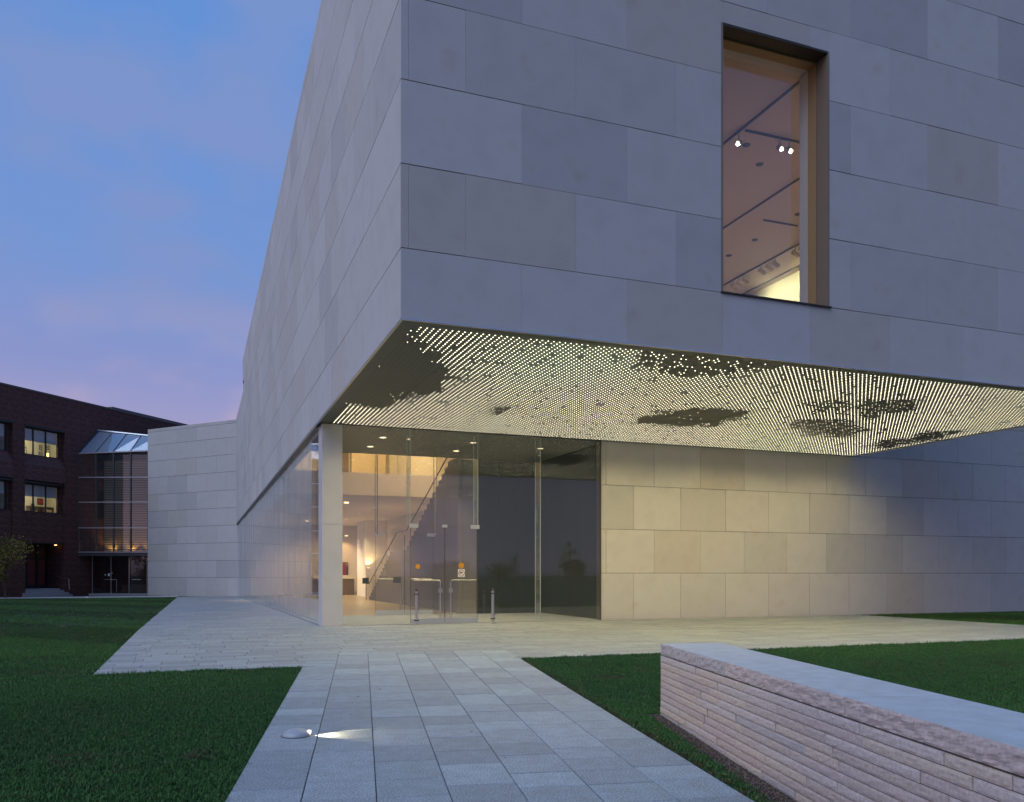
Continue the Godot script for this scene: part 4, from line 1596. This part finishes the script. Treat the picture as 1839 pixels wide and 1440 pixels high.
	for x in [0.0, 0.68, 1.36, 2.05]:
		part(sh, "upright", box(Vector3(x, -0.1, -0.199), Vector3(x + 0.05, 1.30, 0.1)), M.wood_dark)
	for yy in [0.8, 1.30]:
		part(sh, "shelf", box(Vector3(-0.02, yy + 0.001, -0.199), Vector3(2.12, yy + 0.05, 0.11)), M.wood_dark)
	var br := RandomNumberGenerator.new()
	br.seed = 2
	for k in 14:
		var x := 1.44 + k * 0.04
		part(sh, "book", box(Vector3(x, 0.855, -0.15), Vector3(x + 0.034, 0.855 + br.randf_range(0.22, 0.36), 0.05)), [M.paper, M.red_paint, M.concrete, M.plaster_warm][k % 4])
	var lamp := thing("desk_lamp", "small lit desk lamp behind the upper office window", "lamp", org + b * Vector3(4.42, 9.72 + y, -0.75), b)
	part(lamp, "shade", box(Vector3(-0.05, 0.06, -0.05), Vector3(0.05, 0.34, 0.05)), M.warm_glow)
	part(lamp, "base", box(Vector3(-0.06, 0.0, -0.06), Vector3(0.06, 0.058, 0.06)), M.black)
	# entrance: recess, doors, steps, lamp, handrail
	var e := Node3D.new()
	e.name = "entrance"
	t.add_child(e)
	st = mb()
	bx(st, Vector3(1.50, 0.0, -1.9), Vector3(5.6, 3.8, -1.75))
	bx(st, Vector3(1.70, 0.0, -1.749), Vector3(1.955, 3.8, -0.451))
	bx(st, Vector3(5.205, 0.0, -1.749), Vector3(5.5, 3.8, -0.451))
	bx(st, Vector3(1.7, 3.70, -1.749), Vector3(5.5, 3.8, -0.452))
	part(e, "recess", st, M.brick)
	part(e, "head", box(Vector3(1.94, 3.62 + 0.06, -0.45), Vector3(5.24, 3.78, 0.03)), M.black)
	part(e, "landing", box(Vector3(1.96, -0.3, -1.749), Vector3(5.20, 0.44, -0.40)), M.concrete)
	for k in 3:
		part(e, "step", box(Vector3(1.70, -0.3, -0.39 + k * 0.36), Vector3(5.30, 0.44 - 0.15 * (k + 1) + 0.02, -0.39 + (k + 1) * 0.36 - 0.005)), M.concrete)
	st = mb()
	for x in [2.9, 3.35, 4.25, 5.1]:
		bx(st, Vector3(x - 0.05, 0.45, -1.70), Vector3(x + 0.05, 3.68, -1.60))
	for yy in [2.55, 3.60]:
		bx(st, Vector3(2.95, yy, -1.69), Vector3(5.05, yy + 0.1, -1.605))
	part(e, "door_frame", st, M.black)
	for x in [[3.42, 4.18], [4.32, 5.03]]:
		var dr := part(e, "door", box(Vector3(x[0], 0.47, -1.68), Vector3(x[1], 2.53, -1.66)), M.door_red)
		st = mb()
		for q in [[x[0], x[0] + 0.07], [x[1] - 0.07, x[1]]]:
			bx(st, Vector3(q[0], 0.47, -1.655), Vector3(q[1], 2.53, -1.62))
		bx(st, Vector3(x[0] + 0.07, 0.47, -1.654), Vector3(x[1] - 0.07, 0.72, -1.621))
		bx(st, Vector3(x[0] + 0.07, 1.45, -1.654), Vector3(x[1] - 0.07, 1.50, -1.615))
		part(dr, "rail", st, M.black)
	part(e, "lamp", box(Vector3(4.9, 3.60, -0.65), Vector3(5.02, 3.66, -0.55)), M.warm_glow)
	st = mb()
	tube(st, [Vector3(4.95, 0.35, 0.75), Vector3(4.95, 1.15, 0.70), Vector3(4.95, 1.2, 0.2), Vector3(4.95, 1.3, -0.3)], 0.025, 6)
	part(e, "handrail", st, M.steel)
	# end of the brick wall inside the glass link carries windows too
	for l in [[9.3, 10.6], [5.5, 7.6]]:
		framed_window(t, 8.0, 9.6, l[0] + y, l[1] + y, 0.09, [8.6], M.glass_dark)


func build_link() -> void:
	var lft := Vector2(-8.27, 70.53)
	var rgt := Vector2(-3.37, 68.5)
	var d := (rgt - lft).normalized()
	var b := Basis(Vector3(d.x, 0, -d.y), Vector3.UP, Vector3(d.y, 0, d.x))
	var base := -0.38
	var org := W(lft.x, lft.y, base)
	var t := thing("glass_link", "glazed link with a sloping glass roof between the brick building and the stone wing", "building", org, b)
	var len := 5.304
	var y := 0.38
	var e0 := 10.28 + y
	var e1 := 10.46 + y
	var bot := 2.84 + y
	var st := mb()
	bx(st, Vector3(-0.30, bot - 0.05, -1.2), Vector3(-0.02, e0 + 0.05, 0.06))
	part(t, "edge_post", st, M.black)
	# grid of mullions and transoms
	for k in 5:
		var x := len * k / 4.0
		part(t, "mullion", box(Vector3(x - 0.045, bot, -0.14), Vector3(x + 0.045, lerpf(e0, e1, k / 4.0), 0.03)), M.dark_steel)
	var ys := [bot, 4.67 + y, 6.60 + y, 8.47 + y]
	for yy in ys:
		part(t, "transom", box(Vector3(0.0, yy - 0.035, -0.10), Vector3(len, yy + 0.035, 0.055)), M.aluminium)
	st = mb()
	hexa(st, [Vector3(0, e0 - 0.05, 0.06), Vector3(len, e1 - 0.05, 0.06), Vector3(len, e1 - 0.05, -0.10), Vector3(0, e0 - 0.05, -0.10), Vector3(0, e0 + 0.03, 0.06), Vector3(len, e1 + 0.03, 0.06), Vector3(len, e1 + 0.03, -0.10), Vector3(0, e0 + 0.03, -0.10)])
	part(t, "eave", st, M.aluminium)
	ys.append(e0 - 0.06)
	for k in 4:
		for j in 4:
			part(t, "pane", box(Vector3(len * k / 4.0 + 0.046, ys[j] + 0.036, -0.05), Vector3(len * (k + 1) / 4.0 - 0.046, ys[j + 1] - 0.036, -0.04)), M.glass)
	# roof: four tilted panes between rafters
	var a0 := Vector3(0.0, e0 + 0.03, 0.0)
	var a1 := Vector3(len, e1 + 0.03, 0.0)
	var r0 := Vector3(0.58, 12.26 + y, -1.757)
	var r1 := Vector3(len + 0.15, 11.62 + y, -0.95)
	for k in 4:
		var p := [a0.lerp(a1, k / 4.0 + 0.008), a0.lerp(a1, (k + 1) / 4.0 - 0.008), r0.lerp(r1, (k + 1) / 4.0 - 0.008), r0.lerp(r1, k / 4.0 + 0.008)]
		var s := mb()
		var up := Vector3(0, 0.012, 0)
		hexa(s, p + [p[0] + up, p[1] + up, p[2] + up, p[3] + up])
		part(t, "roof_pane", s, M.sky_glass)
	for k in 5:
		var s := mb()
		tube(s, [a0.lerp(a1, k / 4.0) + Vector3(0, 0.02, 0), r0.lerp(r1, k / 4.0) + Vector3(0, 0.02, 0)], 0.04 if k > 0 else 0.10, 5)
		part(t, "rafter", s, M.black if k == 0 else M.dark_steel)
	var rs := mb()
	tube(rs, [r0 + Vector3(-0.3, 0.06, 0), r0.lerp(r1, 0.35) + Vector3(0, 0.03, 0), r1 + Vector3(0, 0.05, 0)], 0.09, 6)
	part(t, "ridge", rs, M.aluminium)
	# floor of the upper part, closed back
	part(t, "floor", box(Vector3(-0.02, bot - 0.28, -3.4), Vector3(len + 2.0, bot - 0.06, -0.02)), M.dark_steel)
	part(t, "roof_back", box(Vector3(0.6, e0 - 0.2, -3.3), Vector3(len + 2.0, 12.0 + y, -2.6)), M.black)
	part(t, "back_wall", box(Vector3(0.5, y - 0.4, -3.5), Vector3(len + 2.0, e0, -3.41)), M.brick)
	# slatted timber wall inside, lit from its foot
	var sw := Node3D.new()
	sw.name = "slatted_wall"
	t.add_child(sw)
	var yy := bot + 0.12
	while yy < e0 - 0.3:
		piece(sw, "slat", Vector3(0.80, yy, -2.26), Vector3(len + 1.2, yy + 0.115, -2.18), M.slat)
		yy += 0.185
	part(sw, "backing", box(Vector3(0.80, bot, -2.42), Vector3(len + 1.2, e0 - 0.2, -2.34)), M.wood_dark)
	for k in 3:
		var lx := 1.5 + k * 1.5
		part(t, "uplight", box(Vector3(lx - 0.5, bot - 0.055, -1.98), Vector3(lx + 0.5, bot - 0.03, -1.90)), M.warm_glow)
		spot("uplight_beam", org + b * Vector3(lx, bot + 0.10, -1.92), b * Vector3(0.0, 1.0, -0.22), 0.9, 65.0, Color(1.0, 0.78, 0.42), 0.04)
	# recessed entrance below
	for x in [[0.65, 2.05], [2.08, 3.45], [3.48, 4.85], [4.88, 6.2]]:
		part(t, "entrance_pane", box(Vector3(x[0], 0.1, -0.82), Vector3(x[1], bot - 0.29, -0.808)), M.glass_dark)
	for x in [0.62, 2.065, 3.465, 4.865]:
		part(t, "entrance_post", box(Vector3(x - 0.015, 0.08, -0.86), Vector3(x + 0.015, bot - 0.285, -0.78)), M.aluminium)
	st = mb()
	tube(st, [Vector3(1.6, 1.15, -0.74), Vector3(2.5, 1.15, -0.74), Vector3(2.52, 1.1, -0.74), Vector3(2.52, 0.2, -0.74)], 0.02, 6)
	tube(st, [Vector3(3.7, 1.15, -0.74), Vector3(4.4, 1.15, -0.74)], 0.02, 6)
	part(t, "pull_bar", st, M.steel)
	part(t, "notice", box(Vector3(1.83, 1.42, -0.806), Vector3(1.97, 1.62, -0.80)), M.sign_white)
	part(t, "notice", box(Vector3(1.58, 1.46, -0.806), Vector3(1.66, 1.56, -0.80)), M.sign_white)
	part(t, "notice", box(Vector3(2.10, 1.58, -0.806), Vector3(2.18, 1.72, -0.80)), M.sign_orange)
	part(t, "foyer_floor", box(Vector3(0.5, -0.3, -3.40), Vector3(len + 2.0, 0.09, -0.5)), M.concrete)
	part(t, "foyer_counter", box(Vector3(2.2, 0.10, -2.6), Vector3(5.6, 0.75, -2.2)), M.wood_dark)
	part(t, "lit_panel", box(Vector3(4.25, 1.2, -3.3), Vector3(5.6, bot - 0.3, -3.2)), M.plaster_white)
	spot("foyer_spot", org + b * Vector3(4.9, bot - 0.35, -2.4), b * Vector3(0.0, -0.6, -1.0), 1.2, 50.0, Color(1.0, 0.85, 0.62), 0.03)


# ------------------------------------------------------------------ small things outdoors
func build_small() -> void:
	var k := 0
	for p in [[4.886, 19.34], [6.83, 19.42]]:
		var t := thing("bollard", ["slim steel post with black collars in front of the left door leaf", "slim steel post with black collars in front of the dark panels"][k], "post", W(p[0], p[1], 0.0), Basis.IDENTITY, "steel posts in front of the entrance")
		var s := mb()
		lathe(s, Vector3.ZERO, [[0.07, 0.0], [0.07, 0.012], [0.045, 0.02], [0.034, 0.03], [0.034, 0.80]], 16)
		part(t, "post", s, M.steel)
		for yy in [0.115, 0.735]:
			s = mb()
			lathe(s, Vector3(0, yy, 0), [[0.034, -0.012], [0.062, -0.012], [0.062, 0.012], [0.034, 0.012]], 16)
			part(t, "collar", s, M.black)
		s = mb()
		lathe(s, Vector3(0, 0.80, 0), [[0.034, 0.0], [0.026, 0.008], [0.024, 0.055], [0.0, 0.062]], 16)
		part(t, "cap", s, M.dark_steel)
		k += 1
	# path light: a low cast dome with one window
	var lp := Vector2(0.745, 6.79)
	var gy := -0.0135 * (11.25 - 6.79)
	var right := Vector3(0.968, 0, 0.25)
	var fwd := Vector3.UP.cross(right)
	var t := thing("path_light", "low grey metal dome light set in the walkway, its small window lit", "path light", W(lp.x, lp.y, gy), Basis(right, Vector3.UP, right.cross(Vector3.UP)))
	var s := mb()
	s.set_smooth_group(0)
	var prof := [[0.113, -0.002], [0.113, 0.008]]
	for i in range(1, 9):
		var a := PI / 2 * i / 8.0
		prof.append([0.109 * cos(a), 0.008 + 0.048 * sin(a)])
	lathe(s, Vector3.ZERO, prof, 32)
	part(t, "dome", s, M.dome_grey)
	s = mb()
	lathe(s, Vector3.ZERO, [[0.122, -0.002], [0.122, 0.004], [0.114, 0.005]], 32)
	part(t, "rim", s, M.dark_steel)
	s = mb()
	bx(s, Vector3(0.074, 0.011, -0.024), Vector3(0.108, 0.038, 0.024))
	part(t, "lens", s, M.white_glow)
	s = mb()
	for q in [[0.0, 0.035], [-0.01, -0.045]]:
		lathe(s, Vector3(q[0], 0.046, q[1]), [[0.0, 0.006], [0.006, 0.005], [0.006, 0.0]], 8)
	part(t, "screw", s, M.black)
	spot("path_light_beam", W(lp.x, lp.y, gy) + right * 0.121 + Vector3(0, 0.030, 0), right * 1.0 + Vector3(0, -0.02, 0), 0.9, 40.0, Color(1.0, 0.93, 0.76), 0.010, 0.6)
	# a small pale marker light at the far edge of the lawn
	t = thing("lawn_marker", "small pale flat marker in the grass in front of the glass link", "marker", W(-6.5, 59.6, ground(0, 59.6) - 0.02))
	s = mb()
	lathe(s, Vector3.ZERO, [[0.10, 0.0], [0.10, 0.07], [0.07, 0.11], [0.0, 0.12]], 12)
	part(t, "cap", s, M.lamp_white)


func tree(called: String, label: String, at: Vector3, h: float, crown_from: float, rad: float, leaves: int, leaf: float, seed_: int, mats: Array, group := "") -> Node3D:
	var t := thing(called, label, "tree", at, Basis.IDENTITY, group)
	var r := RandomNumberGenerator.new()
	r.seed = seed_
	var st := mb()
	var lean := Vector3(r.randf_range(-0.15, 0.15), 0, r.randf_range(-0.15, 0.15))
	var pts := []
	for i in 6:
		var f := i / 5.0
		pts.append(Vector3(0, h * 0.86 * f, 0) + lean * f * f * h * 0.3)
	tube(st, pts, h * 0.016 + 0.012, 7, 0.012)
	var tips := []
	for i in 16:
		var f := r.randf_range(crown_from, 0.95)
		var p0 := Vector3(0, h * 0.86 * f, 0) + lean * f * f * h * 0.3
		var a := r.randf() * TAU
		var k := sin(clampf((f - crown_from) / (1.0 - crown_from), 0.05, 1.0) * PI * 0.8 + 0.35)
		var out := Vector3(cos(a), r.randf_range(0.25, 0.9), sin(a)) * rad * k * r.randf_range(0.7, 1.05)
		tube(st, [p0, p0 + out * 0.5 + Vector3(0, 0.04 * h, 0), p0 + out], h * 0.005 + 0.004, 5, 0.003)
		tips.append([p0, p0 + out])
	part(t, "trunk", st, M.bark)
	for mi in mats.size():
		st = mb()
		for i in leaves / mats.size():
			var e: Array = tips[r.randi() % tips.size()]
			var c: Vector3 = e[0].lerp(e[1], r.randf_range(0.35, 1.12)) + Vector3(r.randfn(0, 1), r.randfn(0, 1), r.randfn(0, 1)) * rad * 0.17
			var x := Vector3(r.randfn(0, 1), r.randfn(0, 1), r.randfn(0, 1)).normalized()
			var y := x.cross(Vector3(r.randfn(0, 1), r.randfn(0, 1), r.randfn(0, 1))).normalized()
			var s := leaf * r.randf_range(0.6, 1.3)
			quad(st, c - x * s, c + y * s * 0.5, c + x * s, c - y * s * 0.5)
		part(t, "leaves", st, mats[mi])
	return t


func build_trees() -> void:
	tree("young_tree", "young tree with thinning yellowish leaves in front of the brick building", W(-11.55, 62.4, -0.36), 4.5, 0.28, 1.35, 1300, 0.085, 3, [M.leaf_1, M.leaf_2, M.leaf_2])
	# trees that only the glass shows: they stand beside and behind the camera
	var near := [[13.8, 9.5, 2.9, 0.42], [17.7, -7.0, 3.0, 0.5], [13.0, -13.0, 3.1, 0.6], [9.0, -24.0, 3.3, 0.9]]
	for i in near.size():
		var p: Array = near[i]
		tree("street_tree", "young tree on the lawn mirrored in the entrance glass", W(p[0], p[1], ground(p[0], p[1])), p[2], 0.35, p[3], 200, 0.06, 40 + i, [M.leaf_0, M.leaf_dark], "young trees mirrored in the entrance glass")
	var r := RandomNumberGenerator.new()
	r.seed = 15
	for i in 22:
		var u := -70.0 + i * 9.0 + r.randf_range(-2.5, 2.5)
		tree("distant_tree", "broad tree of the far tree line mirrored in the entrance glass", W(u, -130.0 + r.randf_range(-15, 15), -0.5), r.randf_range(2.4, 5.2), 0.1, r.randf_range(1.6, 3.2), 900, 0.34, 70 + i, [M.leaf_dark], "far tree line mirrored in the entrance glass")


# ------------------------------------------------------------------ everything
func _ready() -> void:
	# camera: level view camera, lens risen so that verticals stay upright
	var cam := Camera3D.new()
	cam.name = "camera"
	add_child(cam)
	cam.position = Vector3(0, 1.22, 0)
	cam.rotation = Vector3(0, deg_to_rad(-20.685), 0)
	cam.projection = Camera3D.PROJECTION_FRUSTUM
	cam.near = 0.1
	cam.far = 900.0
	cam.size = 0.1 * 1440.0 / 1503.0
	cam.frustum_offset = Vector2(0.0, 0.1 * 310.0 / 1503.0)
	cam.current = true

	var env := Environment.new()
	env.background_mode = Environment.BG_SKY
	var sky := Sky.new()
	var pan := PanoramaSkyMaterial.new()
	pan.panorama = sky_texture()
	pan.energy_multiplier = 1.1
	sky.sky_material = pan
	env.sky = sky
	env.background_energy_multiplier = 1.0
	env.tonemap_mode = Environment.TONE_MAPPER_LINEAR
	env.tonemap_exposure = 1.25
	env.sdfgi_enabled = true
	env.ssao_enabled = true
	env.ssil_enabled = true
	var we := WorldEnvironment.new()
	we.name = "world_environment"
	we.environment = env
	add_child(we)

	# the last light of the western sky: weak and very wide
	var sun := DirectionalLight3D.new()
	sun.name = "afterglow"
	add_child(sun)
	sun.light_color = Color(0.86, 0.91, 1.0)
	sun.light_energy = 0.46
	sun.light_angular_distance = 60.0
	sun.shadow_enabled = true
	sun.basis = Basis.looking_at(Vector3(0.58, -0.74, -0.25).normalized(), Vector3.UP)

	rng.seed = 42
	noise.seed = 9
	noise.frequency = 0.02
	noise.fractal_octaves = 3
	unit_box = BoxMesh.new()
	make_materials()
	build_ground()
	build_museum()
	build_wing()
	build_brick()
	build_link()
	build_bench_wall()
	build_small()
	build_trees()
	build_leaves()
	build_grass()
